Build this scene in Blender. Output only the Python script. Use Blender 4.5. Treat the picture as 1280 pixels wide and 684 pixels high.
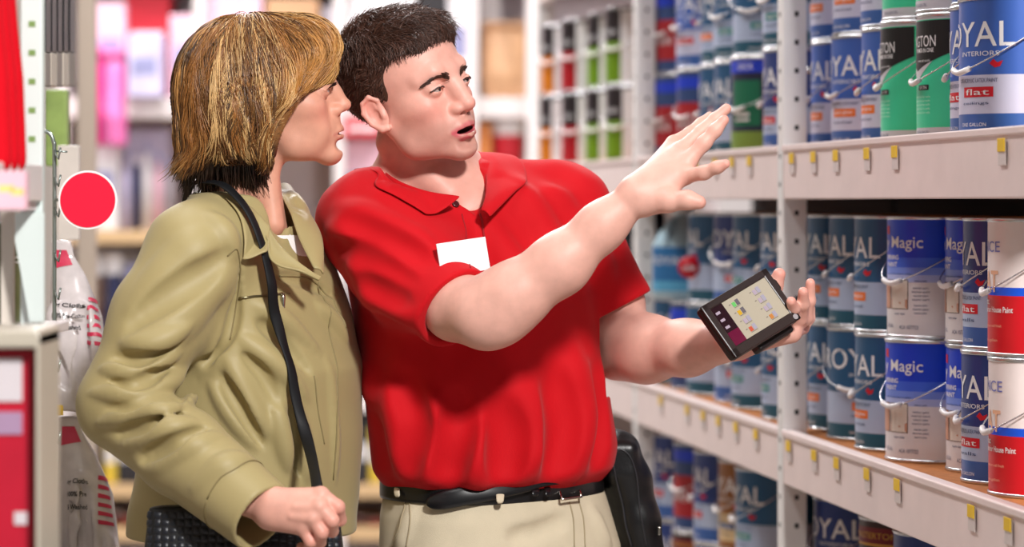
import bpy, bmesh, math, random
import numpy as np
from mathutils import Matrix, Vector

# ------------------------------------------------------------------ scene, camera, light
for o in list(bpy.data.objects):
    bpy.data.objects.remove(o, do_unlink=True)
SC = bpy.context.scene
COL = SC.collection
random.seed(7)
RNG = np.random.default_rng(11)
FPX = 3600.0           # focal length in pixels of the 1280 px wide frame
CAMZ = 1.52            # eye height of the photographer
HORY = 252.0           # image row of the horizon

cam = bpy.data.cameras.new('camera')
cam_o = bpy.data.objects.new('camera', cam)
COL.objects.link(cam_o)
cam_o.location = (0, 0, CAMZ)
cam_o.rotation_euler = (math.pi / 2, 0, 0)
cam.sensor_width = 36.0
cam.lens = 36.0 * FPX / 1280.0
cam.shift_y = -(342.0 - HORY) / 1280.0
cam.clip_start = 0.05
cam.clip_end = 100
cam.dof.use_dof = True
cam.dof.focus_distance = 4.1
cam.dof.aperture_fstop = 3.2
SC.camera = cam_o

world = bpy.data.worlds.new('store_ambience')
SC.world = world
world.use_nodes = True
world.node_tree.nodes['Background'].inputs[0].default_value = (1.0, 0.96, 0.95, 1)
world.node_tree.nodes['Background'].inputs[1].default_value = 0.085


def area_light(name, loc, target, size, size_y, watts, col=(1, 1, 1)):
    l = bpy.data.lights.new(name, 'AREA')
    l.shape = 'RECTANGLE'
    l.size = size
    l.size_y = size_y
    l.energy = watts
    l.color = col
    o = bpy.data.objects.new(name, l)
    COL.objects.link(o)
    o.location = loc
    o.rotation_euler = (Vector(target) - Vector(loc)).to_track_quat('-Z', 'Y').to_euler()
    return o


area_light('flash_softbox_light', (1.15, 0.5, 3.7), (-0.1, 4.2, 1.35), 0.42, 0.42, 165, (1.0, 0.97, 0.95))
for i, (lx, ly) in enumerate([(-0.75, 2.4), (-0.95, 5.2), (-1.1, 8.0), (-1.6, 10.2), (1.2, 10.0)]):
    area_light('ceiling_fluorescent_light', (lx, ly, 4.3), (lx, ly, 0), 0.5, 2.4, {2.4: 20, 5.2: 40, 8.0: 75}.get(ly, 150), (1.0, 0.97, 0.97))

SC.view_settings.view_transform = 'Standard'
SC.view_settings.look = 'None'
SC.view_settings.gamma = 1.0
SC.view_settings.use_curve_mapping = False
SC.view_settings.exposure = 0.5


# ------------------------------------------------------------------ small helpers
def W(px, py, Y):
    """world point that stands at depth Y and shows at pixel (px, py)"""
    return np.array([(px - 640.0) * Y / FPX, Y, CAMZ - (py - HORY) * Y / FPX])


def lin(r, g, b):
    f = lambda c: ((c / 255.0 + 0.055) / 1.055) ** 2.4 if c > 10.3 else c / 255.0 / 12.92
    return (f(r), f(g), f(b), 1.0)


MATS = {}


def mat(name, col=(200, 200, 200), rough=0.5, spec=0.5, metal=0.0, bump=None, bscale=200.0, vary=0.0,
        vscale=8.0, attr=None, sheen=0.0, coat=0.0, trans=0.0, alpha=1.0, sss=0.0, emit=None):
    """principled material; optional noise bump, colour variation, vertex colour attribute"""
    if name in MATS:
        return MATS[name]
    m = bpy.data.materials.new(name)
    MATS[name] = m
    m.use_nodes = True
    nt = m.node_tree
    b = nt.nodes['Principled BSDF']
    c = lin(*col)
    b.inputs['Base Color'].default_value = c
    b.inputs['Roughness'].default_value = rough
    b.inputs['Specular IOR Level'].default_value = spec
    b.inputs['Metallic'].default_value = metal
    b.inputs['Sheen Weight'].default_value = sheen
    b.inputs['Coat Weight'].default_value = coat
    b.inputs['Transmission Weight'].default_value = trans
    b.inputs['Alpha'].default_value = alpha
    if sss:
        b.inputs['Subsurface Weight'].default_value = sss
        b.inputs['Subsurface Radius'].default_value = (1.0, 0.35, 0.2)
        b.inputs['Subsurface Scale'].default_value = 0.006
    if emit:
        b.inputs['Emission Color'].default_value = c
        b.inputs['Emission Strength'].default_value = emit
    src = None
    tc = nt.nodes.new('ShaderNodeTexCoord')
    if attr:
        a = nt.nodes.new('ShaderNodeAttribute')
        a.attribute_name = attr
        src = a.outputs['Color']
    if vary:
        n = nt.nodes.new('ShaderNodeTexNoise')
        n.inputs['Scale'].default_value = vscale
        n.inputs['Detail'].default_value = 4
        nt.links.new(tc.outputs['Object'], n.inputs['Vector'])
        mr = nt.nodes.new('ShaderNodeMapRange')
        mr.inputs['From Min'].default_value = 0.3
        mr.inputs['From Max'].default_value = 0.7
        mr.inputs['To Min'].default_value = 1.0 - vary
        mr.inputs['To Max'].default_value = 1.0 + vary
        nt.links.new(n.outputs['Fac'], mr.inputs['Value'])
        mx = nt.nodes.new('ShaderNodeMix')
        mx.data_type = 'RGBA'
        mx.blend_type = 'MULTIPLY'
        mx.inputs['Factor'].default_value = 1.0
        if src:
            nt.links.new(src, mx.inputs['A'])
        else:
            mx.inputs['A'].default_value = c
        nt.links.new(mr.outputs['Result'], mx.inputs['B'])
        src = mx.outputs['Result']
    if src:
        nt.links.new(src, b.inputs['Base Color'])
    if bump:
        n = nt.nodes.new('ShaderNodeTexNoise')
        n.inputs['Scale'].default_value = bscale
        n.inputs['Detail'].default_value = 3
        nt.links.new(tc.outputs['Object'], n.inputs['Vector'])
        bp = nt.nodes.new('ShaderNodeBump')
        bp.inputs['Strength'].default_value = bump
        bp.inputs['Distance'].default_value = 0.002
        nt.links.new(n.outputs['Fac'], bp.inputs['Height'])
        nt.links.new(bp.outputs['Normal'], b.inputs['Normal'])
    return m


def np_mesh(name, V, F, smooth=True, colors=None):
    """fast mesh from numpy arrays, F is (n,3) or (n,4)"""
    V = np.asarray(V, np.float32)
    F = np.asarray(F, np.int32)
    me = bpy.data.meshes.new(name)
    k = F.shape[1]
    me.vertices.add(len(V))
    me.vertices.foreach_set('co', V.ravel())
    me.loops.add(F.size)
    me.loops.foreach_set('vertex_index', F.ravel())
    me.polygons.add(len(F))
    me.polygons.foreach_set('loop_start', np.arange(0, F.size, k, dtype=np.int32))
    me.polygons.foreach_set('loop_total', np.full(len(F), k, np.int32))
    me.update(calc_edges=True)
    me.validate()
    if smooth:
        me.shade_smooth()
    if colors is not None:
        ca = me.color_attributes.new('Col', 'FLOAT_COLOR', 'POINT')
        cc = np.ones((len(V), 4), np.float32)
        cc[:, :3] = colors
        ca.data.foreach_set('color', cc.ravel())
    return me


def obj(name, me, material=None, parent=None, loc=None):
    o = bpy.data.objects.new(name, me)
    COL.objects.link(o)
    if material is not None and me is not None and not me.materials:
        me.materials.append(material)
    if parent is not None:
        o.parent = parent
    if loc is not None:
        o.location = loc
    return o


def tag(o, label=None, cat=None, group=None, kind=None):
    if label: o['label'] = label
    if cat: o['category'] = cat
    if group: o['group'] = group
    if kind: o['kind'] = kind
    return o


def empty(name, loc=(0, 0, 0), rz=0.0):
    o = bpy.data.objects.new(name, None)
    COL.objects.link(o)
    o.location = loc
    o.rotation_euler = (0, 0, rz)
    o.empty_display_size = 0.05
    return o


class MB:
    """collects polygons in plain lists and links them as one mesh"""
    def __init__(s):
        s.v, s.f, s.m = [], [], []

    def add(s, V, F, mi=0):
        n = len(s.v)
        s.v += [tuple(map(float, p)) for p in V]
        for f in F:
            s.f.append(tuple(i + n for i in f))
            s.m.append(mi)
        return s

    def box(s, lo, hi, mi=0, M=None):
        (x0, y0, z0), (x1, y1, z1) = lo, hi
        V = [(x0, y0, z0), (x1, y0, z0), (x1, y1, z0), (x0, y1, z0), (x0, y0, z1), (x1, y0, z1), (x1, y1, z1), (x0, y1, z1)]
        if M is not None: V = [tuple(M @ Vector(p)) for p in V]
        return s.add(V, [(3, 2, 1, 0), (4, 5, 6, 7), (0, 1, 5, 4), (1, 2, 6, 5), (2, 3, 7, 6), (3, 0, 4, 7)], mi)

    def bbox(s, lo, hi, b=0.004, mi=0, M=None):
        """box with chamfered edges"""
        bm = bmesh.new()
        bmesh.ops.create_cube(bm, size=1)
        for v in bm.verts:
            v.co = Vector([(lo[i] + hi[i]) / 2 + v.co[i] * (hi[i] - lo[i]) for i in range(3)])
        bmesh.ops.bevel(bm, geom=bm.edges[:], offset=b, segments=2, affect='EDGES', profile=0.5)
        V = [(M @ v.co) if M is not None else v.co.copy() for v in bm.verts]
        bm.verts.index_update()
        s.add(V, [[v.index for v in f.verts] for f in bm.faces], mi)
        bm.free()
        return s

    def lathe(s, prof, n=24, mi=0, c=(0, 0, 0), a0=0.0, a1=2 * math.pi):
        full = abs(a1 - a0 - 2 * math.pi) < 1e-6
        m = n if full else n + 1
        V, F = [], []
        for j in range(m):
            a = a0 + (a1 - a0) * j / n
            for r, z in prof:
                V.append((c[0] + r * math.cos(a), c[1] + r * math.sin(a), c[2] + z))
        k = len(prof)
        for j in range(n):
            j2 = (j + 1) % m
            for i in range(k - 1):
                F.append((j * k + i, j2 * k + i, j2 * k + i + 1, j * k + i + 1))
        return s.add(V, F, mi)

    def tube(s, pts, r, n=8, mi=0, caps=True):
        P = np.array(pts, float)
        R_ = np.full(len(P), r) if np.isscalar(r) else np.array(r, float)
        V, F = [], []
        T = np.gradient(P, axis=0)
        T /= np.linalg.norm(T, axis=1, keepdims=True) + 1e-12
        up = np.array([0, 0, 1.0]) if abs(T[0][2]) < 0.9 else np.array([1.0, 0, 0])
        u = np.cross(T[0], up); u /= np.linalg.norm(u)
        for i in range(len(P)):
            u = u - T[i] * np.dot(u, T[i]); u /= np.linalg.norm(u) + 1e-12
            w = np.cross(T[i], u)
            for j in range(n):
                a = 2 * math.pi * j / n
                V.append(P[i] + R_[i] * (math.cos(a) * u + math.sin(a) * w))
        for i in range(len(P) - 1):
            for j in range(n):
                F.append((i * n + j, i * n + (j + 1) % n, (i + 1) * n + (j + 1) % n, (i + 1) * n + j))
        if caps:
            F.append(tuple(range(n))[::-1])
            F.append(tuple((len(P) - 1) * n + j for j in range(n)))
        return s.add(V, F, mi)

    def prism(s, poly, d0, d1, mi=0, axis=1):
        """polygon (list of 2-D points) pushed from d0 to d1 along an axis"""
        def p3(p, d):
            q = [p[0], p[1]]
            q.insert(axis, d)
            return tuple(q)
        n = len(poly)
        V = [p3(p, d0) for p in poly] + [p3(p, d1) for p in poly]
        F = [tuple(range(n)), tuple(range(2 * n - 1, n - 1, -1))]
        F += [(i, n + i, n + (i + 1) % n, (i + 1) % n) for i in range(n)]
        return s.add(V, F, mi)

    def mesh(s, name, mats=(), smooth=False):
        me = bpy.data.meshes.new(name)
        me.from_pydata(s.v, [], s.f)
        for m in mats: me.materials.append(m)
        if len(mats) > 1: me.polygons.foreach_set('material_index', s.m)
        bm = bmesh.new(); bm.from_mesh(me)
        bmesh.ops.recalc_face_normals(bm, faces=bm.faces)
        bm.to_mesh(me); bm.free()
        if smooth:
            me.shade_smooth()
        me.update()
        return me

    def build(s, name, mats, parent=None, smooth=False, loc=None, angle=None):
        if not isinstance(mats, (list, tuple)): mats = [mats]
        me = s.mesh(name, mats, smooth)
        if angle is not None:
            me.shade_smooth()
            bm = bmesh.new(); bm.from_mesh(me)
            for e in bm.edges:
                if len(e.link_faces) == 2 and e.calc_face_angle(0) > angle: e.smooth = False
            bm.to_mesh(me); bm.free()
        return obj(name, me, None, parent, loc)


# ------------------------------------------------------------------ distance-field modelling
F32 = np.float32


class Grid:
    """solid modelled as a distance field on a grid; smooth unions and cuts; meshed by surface nets"""
    def __init__(s, lo, hi, h):
        s.h = h
        s.lo = np.array(lo, F32)
        n = np.ceil((np.array(hi) - np.array(lo)) / h).astype(int) + 1
        s.n = n
        s.d = np.full(n, 0.06, F32)
        s.ax = [(s.lo[i] + h * np.arange(n[i])).astype(F32) for i in range(3)]

    def put(s, fn, lo, hi, k=0.0, op='u'):
        pad = k + 3 * s.h
        a = np.maximum(np.floor((np.array(lo) - pad - s.lo) / s.h).astype(int), 0)
        b = np.minimum(np.ceil((np.array(hi) + pad - s.lo) / s.h).astype(int) + 1, s.n)
        if np.any(b <= a): return
        sl = tuple(slice(a[i], b[i]) for i in range(3))
        X = s.ax[0][sl[0]][:, None, None]
        Y = s.ax[1][sl[1]][None, :, None]
        Z = s.ax[2][sl[2]][None, None, :]
        v = fn(X, Y, Z).astype(F32)
        d = s.d[sl]
        if op == 'u':
            r = np.minimum(d, v)
            if k > 0: r -= (np.maximum(k - np.abs(d - v), 0) ** 2) * (0.25 / k)
        elif op == 's':
            r = np.maximum(d, -v)
            if k > 0: r += (np.maximum(k - np.abs(d + v), 0) ** 2) * (0.25 / k)
        s.d[sl] = r

    def ell(s, c, r, R=None, k=0.0, op='u'):
        c = np.array(c, F32); r = np.array(r, F32)
        def fn(X, Y, Z):
            x, y, z = X - c[0], Y - c[1], Z - c[2]
            if R is not None:
                x, y, z = (R[0, 0] * x + R[1, 0] * y + R[2, 0] * z, R[0, 1] * x + R[1, 1] * y + R[2, 1] * z, R[0, 2] * x + R[1, 2] * y + R[2, 2] * z)
            a = np.sqrt((x / r[0]) ** 2 + (y / r[1]) ** 2 + (z / r[2]) ** 2)
            b = np.sqrt((x / r[0] ** 2) ** 2 + (y / r[1] ** 2) ** 2 + (z / r[2] ** 2) ** 2) + 1e-9
            return a * (a - 1.0) / b
        e = r if R is None else np.sqrt(((np.abs(R) * r) ** 2).sum(1))
        s.put(fn, c - e, c + e, k, op)

    def cone(s, a, b, ra, rb=None, k=0.0, op='u'):
        a = np.array(a, F32); b = np.array(b, F32)
        rb = ra if rb is None else rb
        ba = b - a
        L = float(ba @ ba) + 1e-12
        def fn(X, Y, Z):
            x, y, z = X - a[0], Y - a[1], Z - a[2]
            t = np.clip((x * ba[0] + y * ba[1] + z * ba[2]) / L, 0, 1)
            return np.sqrt((x - t * ba[0]) ** 2 + (y - t * ba[1]) ** 2 + (z - t * ba[2]) ** 2) - (ra + t * (rb - ra))
        m = max(ra, rb)
        s.put(fn, np.minimum(a, b) - m, np.maximum(a, b) + m, k, op)

    def chain(s, pts, rs, k=0.0, op='u', kk=None):
        for i in range(len(pts) - 1):
            s.cone(pts[i], pts[i + 1], rs[i], rs[i + 1], k if kk is None else kk, op)

    def box(s, c, half, R=None, rnd=0.0, k=0.0, op='u'):
        c = np.array(c, F32)
        def fn(X, Y, Z):
            x, y, z = X - c[0], Y - c[1], Z - c[2]
            if R is not None:
                x, y, z = (R[0, 0] * x + R[1, 0] * y + R[2, 0] * z, R[0, 1] * x + R[1, 1] * y + R[2, 1] * z, R[0, 2] * x + R[1, 2] * y + R[2, 2] * z)
            qx, qy, qz = np.abs(x) - half[0] + rnd, np.abs(y) - half[1] + rnd, np.abs(z) - half[2] + rnd
            return np.sqrt(np.maximum(qx, 0) ** 2 + np.maximum(qy, 0) ** 2 + np.maximum(qz, 0) ** 2) + np.minimum(np.maximum(np.maximum(qx, qy), qz), 0) - rnd
        e = np.linalg.norm(half) if R is not None else np.array(half)
        s.put(fn, c - e, c + e, k, op)

    def loft(s, L, k=0.0, op='u', grow=0.0, n=2.3):
        """L rows: z, cx, cy, rx, ry, yaw (radians); ascending z"""
        A = np.array(L, float)
        def fn(X, Y, Z):
            zz = Z[0, 0]
            I = [np.interp(zz, A[:, 0], A[:, i]).astype(F32)[None, None, :] for i in range(1, 6)]
            x, y = X - I[0], Y - I[1]
            ca, sa = np.cos(I[4]), np.sin(I[4])
            u, v = np.abs(x * ca + y * sa), np.abs(-x * sa + y * ca)
            rx, ry = I[2] + grow, I[3] + grow
            q = ((u / rx) ** n + (v / ry) ** n) ** (1.0 / n)
            d = (q - 1.0) * np.minimum(rx, ry)
            cap = np.maximum(A[0, 0] - Z, Z - A[-1, 0])
            return np.maximum(d, cap)
        m = max(A[:, 3].max(), A[:, 4].max()) + grow
        s.put(fn, (A[:, 1].min() - m, A[:, 2].min() - m, A[0, 0]), (A[:, 1].max() + m, A[:, 2].max() + m, A[-1, 0]), k, op)

    def sample(s, P):
        q = (np.asarray(P, float) - s.lo) / s.h
        q = np.clip(q, 0, s.n - 1.001)
        i = q.astype(int); f = q - i
        r = 0
        for dx in (0, 1):
            for dy in (0, 1):
                for dz in (0, 1):
                    w = (f[..., 0] if dx else 1 - f[..., 0]) * (f[..., 1] if dy else 1 - f[..., 1]) * (f[..., 2] if dz else 1 - f[..., 2])
                    r = r + w * s.d[i[..., 0] + dx, i[..., 1] + dy, i[..., 2] + dz]
        return r

    def grad(s, P, e=None):
        e = e or s.h * 1.5
        g = np.stack([s.sample(P + np.eye(3)[i] * e) - s.sample(P - np.eye(3)[i] * e) for i in range(3)], -1)
        return g / (np.linalg.norm(g, axis=-1, keepdims=True) + 1e-9)

    def hit(s, px, py, y0=None, y1=None):
        """first surface point seen through pixel (px,py) of the photograph"""
        y0 = y0 or float(s.lo[1]); y1 = y1 or float(s.ax[1][-1])
        Y = np.arange(y0, y1, s.h * 0.4)
        P = np.stack([(px - 640.0) * Y / FPX, Y, CAMZ - (py - HORY) * Y / FPX], 1)
        v = s.sample(P)
        i = np.argmax(v < 0)
        return P[i] if v[i] < 0 else None

    def push(s, P, off, it=4):
        """move points outwards until they clear the surface by off"""
        P = np.array(P, float)
        for _ in range(it):
            d = s.sample(P)
            m = d < off
            if not m.any(): break
            P[m] += s.grad(P[m]) * (off - d[m])[:, None]
        return P

    def stick(s, P, off, it=4):
        P = np.array(P, float)
        for _ in range(it):
            P += s.grad(P) * (off - s.sample(P))[:, None]
        return P

    def blur(s, it=1):
        for _ in range(it):
            d = s.d
            for ax in range(3):
                e = d.copy()
                a = [slice(None)] * 3; b = [slice(None)] * 3; c = [slice(None)] * 3
                a[ax] = slice(1, -1); b[ax] = slice(0, -2); c[ax] = slice(2, None)
                e[tuple(a)] = 0.5 * d[tuple(a)] + 0.25 * (d[tuple(b)] + d[tuple(c)])
                d = e
            s.d = d

    def nets(s):
        d = s.d
        S = d < 0
        nx, ny, nz = d.shape
        cnt = np.zeros((nx - 1, ny - 1, nz - 1), np.int8)
        offs = [(i, j, k) for i in (0, 1) for j in (0, 1) for k in (0, 1)]
        for (i, j, k) in offs:
            cnt += S[i:nx - 1 + i, j:ny - 1 + j, k:nz - 1 + k]
        act = (cnt > 0) & (cnt < 8)
        I = np.argwhere(act)
        cv = np.stack([d[I[:, 0] + i, I[:, 1] + j, I[:, 2] + k] for (i, j, k) in offs], 1)
        acc = np.zeros((len(I), 3)); num = np.zeros(len(I))
        O = np.array(offs)
        for a in range(8):
            for b in range(a + 1, 8):
                if np.abs(O[a] - O[b]).sum() != 1: continue
                va, vb = cv[:, a], cv[:, b]
                m = (va < 0) != (vb < 0)
                t = np.where(m, va / np.where(np.abs(va - vb) < 1e-12, 1e-12, va - vb), 0)
                acc += np.where(m[:, None], O[a] + t[:, None] * (O[b] - O[a]), 0)
                num += m
        V = s.lo + s.h * (I + acc / num[:, None])
        vid = np.full(act.shape, -1, np.int32)
        vid[act] = np.arange(len(I), dtype=np.int32)
        Q = []
        for ax in range(3):
            u, v = [(1, 2), (2, 0), (0, 1)][ax]
            sl0 = [slice(None)] * 3; sl1 = [slice(None)] * 3
            sl0[ax] = slice(0, -1); sl1[ax] = slice(1, None)
            E = S[tuple(sl0)] != S[tuple(sl1)]
            idx = np.argwhere(E)
            ok = (idx[:, u] > 0) & (idx[:, v] > 0) & (idx[:, u] < act.shape[u]) & (idx[:, v] < act.shape[v]) & (idx[:, ax] < act.shape[ax])
            idx = idx[ok]
            def g(du, dv):
                q = idx.copy(); q[:, u] -= du; q[:, v] -= dv
                return vid[q[:, 0], q[:, 1], q[:, 2]]
            q = np.stack([g(1, 1), g(0, 1), g(0, 0), g(1, 0)], 1)
            flip = ~S[idx[:, 0], idx[:, 1], idx[:, 2]]
            q[flip] = q[flip][:, ::-1]
            Q.append(q)
        Q = np.concatenate(Q)
        Q = Q[(Q >= 0).all(1)]
        return V, Q


def strands(P, w, colors, tip=0.25):
    """P (N,S,3) strand points -> triangular tubes; colors (N,3)"""
    N, S, _ = P.shape
    T = np.gradient(P, axis=1)
    T /= np.linalg.norm(T, axis=2, keepdims=True) + 1e-9
    ref = np.tile(np.array([0.31, 0.52, 0.79]), (N, S, 1))
    u = np.cross(T, ref); u /= np.linalg.norm(u, axis=2, keepdims=True) + 1e-9
    v = np.cross(T, u)
    prof = np.interp(np.linspace(0, 1, S), [0, 0.15, 0.6, 1], [0.6, 1, 0.9, tip])
    ww = (np.asarray(w).reshape(-1, 1) * prof[None, :])[..., None]
    V = np.stack([P + ww * (math.cos(a) * u + math.sin(a) * v) for a in (0, 2.0944, 4.18879)], 2)   # N,S,3,3
    base = (np.arange(N) * S * 3)[:, None, None] + (np.arange(S - 1) * 3)[None, :, None]
    F = []
    for j in range(3):
        j2 = (j + 1) % 3
        F.append(np.stack([base + j, base + j2, base + j2 + 3, base + j + 3], -1).reshape(-1, 4))
    C = np.repeat(colors, S * 3, axis=0)
    return V.reshape(-1, 3), np.concatenate(F), C


def rot_face(yaw, pitch, roll):
    """columns: forward, left, up of a head or body; yaw 0 looks at the photographer, 90 to the right"""
    a, p, r = np.radians([yaw, pitch, roll])
    Fw = np.array([np.sin(a), -np.cos(a), 0]); Lf = np.array([np.cos(a), np.sin(a), 0]); U = np.array([0, 0, 1.])
    F2 = np.cos(p) * Fw + np.sin(p) * U; U2 = -np.sin(p) * Fw + np.cos(p) * U
    L3 = np.cos(r) * Lf + np.sin(r) * U2; U3 = -np.sin(r) * Lf + np.cos(r) * U2
    return np.stack([F2, L3, U3], 1)


def smoothstep(x, a, b):
    t = np.clip((x - a) / (b - a), 0, 1)
    return t * t * (3 - 2 * t)


def seg_dist(P, a, b):
    a = np.array(a); b = np.array(b); ba = b - a
    t = np.clip(((P - a) @ ba) / (ba @ ba), 0, 1)
    return np.linalg.norm(P - a - t[:, None] * ba, axis=1)


def spline(pts, n):
    """Catmull-Rom through points"""
    P = np.array(pts, float)
    P = np.vstack([2 * P[0] - P[1], P, 2 * P[-1] - P[-2]])
    out = []
    m = len(P) - 3
    for t in np.linspace(0, m, n):
        i = min(int(t), m - 1); f = t - i
        a, b, c, d = P[i:i + 4]
        out.append(0.5 * ((2 * b) + (c - a) * f + (2 * a - 5 * b + 4 * c - d) * f * f + (3 * b - a - 3 * c + d) * f ** 3))
    return np.array(out)
# ------------------------------------------------------------------ the setting
TH = math.atan2(510.0, FPX)                 # the aisle runs slightly to the left of the view axis
UX, UY = -math.sin(TH), math.cos(TH)        # along the aisle
MX, MY = math.cos(TH), math.sin(TH)         # into the right-hand shelf


def SF(w, t, z):
    return Vector((w * MX + t * UX, w * MY + t * UY, z))


def tpx(px, w):
    a = (px - 640.0) / FPX
    return w * (MX - MY * a) / (MY + UY * a)


floor_m = mat('polished_concrete', (176, 170, 164), 0.35, 0.5, vary=0.08, vscale=3, bump=0.05, bscale=40)
tag(MB().box((-8, -2, -0.1), (8, 16, 0.0)).build('floor', floor_m), kind='structure')
wall_m = mat('painted_wall', (222, 214, 212), 0.8, 0.3, vary=0.03, vscale=4)
tag(MB().box((-8, 14.8, 0.0), (8, 15.0, 5.2)).build('wall_back', wall_m), kind='structure')

steel = mat('shelf_enamel', (240, 222, 218), 0.42, 0.4, vary=0.035, vscale=14, bump=0.05, bscale=120)
steel_w = mat('post_enamel', (238, 236, 234), 0.4, 0.4, vary=0.03, vscale=20)
hole_m = mat('slot_black', (10, 10, 12), 0.9)
wood_m = mat('particle_board', (186, 118, 66), 0.7, 0.2, vary=0.16, vscale=60, bump=0.15, bscale=250)
dark_m = mat('dark_back_panel', (34, 30, 32), 0.85, 0.2)
tag_y = mat('yellow_tag', (238, 196, 20), 0.5)
tag_w = mat('clear_tag', (222, 210, 206), 0.3)

WF = 1.18
POSTS = [3.55, tpx(975, WF), tpx(793, WF), tpx(671, WF)]
SHELF = [1.618, 1.118, 0.622, 0.13]
BEAM_H = 0.094
unit = empty('shelving_unit', (0, 0, 0), TH)
tag(unit, 'long cream steel shelving unit that carries the rows of paint cans', 'shelving')


def uchild(o):
    o.parent = unit
    return o


post_mesh = slot_mesh = None
for i, t in enumerate(POSTS):
    m = MB()
    m.bbox((WF, t - 0.021, 0.0), (WF + 0.044, t + 0.021, 2.42), 0.003)
    p = m.build('post', steel_w, unit)
    m = MB()
    for k in range(46):
        z = 0.10 + k * 0.05
        m.box((WF + 0.0215, t - 0.0216, z - 0.0042), (WF + 0.0285, t - 0.0200, z + 0.0042))
        m.box((WF - 0.0004, t - 0.004, z - 0.0042), (WF + 0.001, t + 0.004, z + 0.0042))
    o = m.build('slots', hole_m, p); o['kind'] = 'stuff'
for i in range(3):
    t0, t1 = POSTS[i] + 0.0215, POSTS[i + 1] - 0.0215
    for z in SHELF + [2.16]:
        m = MB()
        m.bbox((WF + 0.001, t0, z - BEAM_H), (WF + 0.022, t1, z), 0.0025)
        m.bbox((WF - 0.003, t0, z - 0.010), (WF + 0.020, t1, z + 0.001), 0.002)
        b = m.build('beam', steel, unit)
        m = MB()
        m.box((WF + 0.0235, t0, z - 0.026), (WF + 0.62, t1, z - 0.006))
        m.build('shelf_board', wood_m, unit)
    m = MB()
    m.box((WF + 0.60, t0, 0.0), (WF + 0.615, t1, 2.42))
    m.build('back_panel', dark_m, unit)
# yellow price flags on the beams
FLAG = [(0, 1, 991), (0, 1, 1018), (0, 1, 1046), (0, 1, 1085), (0, 1, 1120), (0, 1, 1254), (1, 1, 987), (1, 1, 1019), (1, 1, 1047), (1, 1, 1085),
        (1, 1, 1123), (1, 1, 1216), (1, 1, 1262), (0, 2, 848), (0, 2, 871), (0, 2, 895), (0, 2, 916), (0, 2, 938), (1, 2, 827), (1, 2, 860), (1, 2, 880), (1, 2, 899), (1, 2, 921), (1, 2, 946)]
fl = MB(); fl.bbox((-0.0038, -0.015, -0.009), (-0.0024, 0.015, 0.009), 0.0006); fl_me = fl.mesh('price_flag', [tag_y])
fc = MB(); fc.bbox((-0.0022, -0.016, -0.026), (-0.0006, 0.016, 0.009), 0.0006); fc_me = fc.mesh('tag_holder', [tag_w])
for sh_, bay, px in FLAG:
    t = tpx(px, WF)
    o = obj('tag_holder', fc_me, None, unit, (WF, t, SHELF[sh_] - 0.024))
    o = obj('price_flag', fl_me, None, unit, (WF, t, SHELF[sh_] - 0.023))


# ------------------------------------------------------------------ lettering
def text_poly(s, height, width=None, bold=0.0):
    """flat lettering as triangles, centred, in metres"""
    cu = bpy.data.curves.new('lettering', 'FONT')
    cu.body = s
    cu.resolution_u = 3
    cu.offset = bold
    cu.align_x = 'CENTER'
    o = bpy.data.objects.new('lettering', cu)
    COL.objects.link(o)
    dg = bpy.context.evaluated_depsgraph_get()
    me = bpy.data.meshes.new_from_object(o.evaluated_get(dg))
    V = np.array([v.co[:2] for v in me.vertices])
    Fs = [tuple(p.vertices) for p in me.polygons]
    bpy.data.objects.remove(o, do_unlink=True)
    bpy.data.curves.remove(cu)
    bpy.data.meshes.remove(me)
    lo, hi = V.min(0), V.max(0)
    V = (V - (lo + hi) / 2)
    k = height / (hi[1] - lo[1])
    kx = k if width is None else width / (hi[0] - lo[0])
    return V * (kx, k), Fs


class Print:
    """flat print wrapped round a can: patches and lettering a hair above the label"""
    def __init__(s, R):
        s.R = R; s.mb = MB(); s.mats = []

    def mi(s, m):
        if m not in s.mats: s.mats.append(m)
        return s.mats.index(m)

    def wrap(s, V2, lift):
        a = math.pi + V2[:, 0] / s.R      # label faces -x
        r = s.R + lift
        return np.stack([r * np.cos(a), r * np.sin(a), V2[:, 1]], 1)

    def patch(s, x0, x1, z0, z1, m, lift=0.0004):
        n = max(2, int(abs(x1 - x0) / 0.008) + 1)
        xs = np.linspace(x0, x1, n)
        V = np.concatenate([np.stack([xs, np.full(n, z0)], 1), np.stack([xs, np.full(n, z1)], 1)])
        s.mb.add(s.wrap(V, lift), [(i, i + 1, n + i + 1, n + i) for i in range(n - 1)], s.mi(m))
        return s

    def poly(s, pts, m, lift=0.0005):
        s.mb.add(s.wrap(np.array(pts), lift), [tuple(range(len(pts)))], s.mi(m))
        return s

    def text(s, t, x, z, h, m, w=None, bold=0.0, lift=0.0007):
        V, Fs = text_poly(t, h, w, bold)
        s.mb.add(s.wrap(V + (x, z), lift), Fs, s.mi(m))
        return s


CH, CR = 0.192, 0.0795
ink = lambda n, c=(0, 0, 0): mat('ink_' + n, c, 0.4, 0.45)
WHITE, ORANGE, RED_, NAVY, PEACH, BLACK_, TEAL_, PURP = (ink('white', (244, 242, 242)), ink('orange', (244, 122, 40)), ink('red', (214, 24, 44)), ink('navy', (46, 62, 110)),
                                                       ink('peach', (238, 184, 150)), ink('black', (20, 20, 24)), ink('teal', (30, 140, 140)), ink('purple', (118, 122, 190)))
can_metal = mat('can_steel', (206, 206, 208), 0.25, 0.5, 0.9)
knob_m = mat('white_plastic', (238, 232, 230), 0.4)


def band_mat(n, c=(0, 0, 0), gl=0.32):
    return mat('label_' + n, c, gl, 0.5, vary=0.03, vscale=25)


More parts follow.
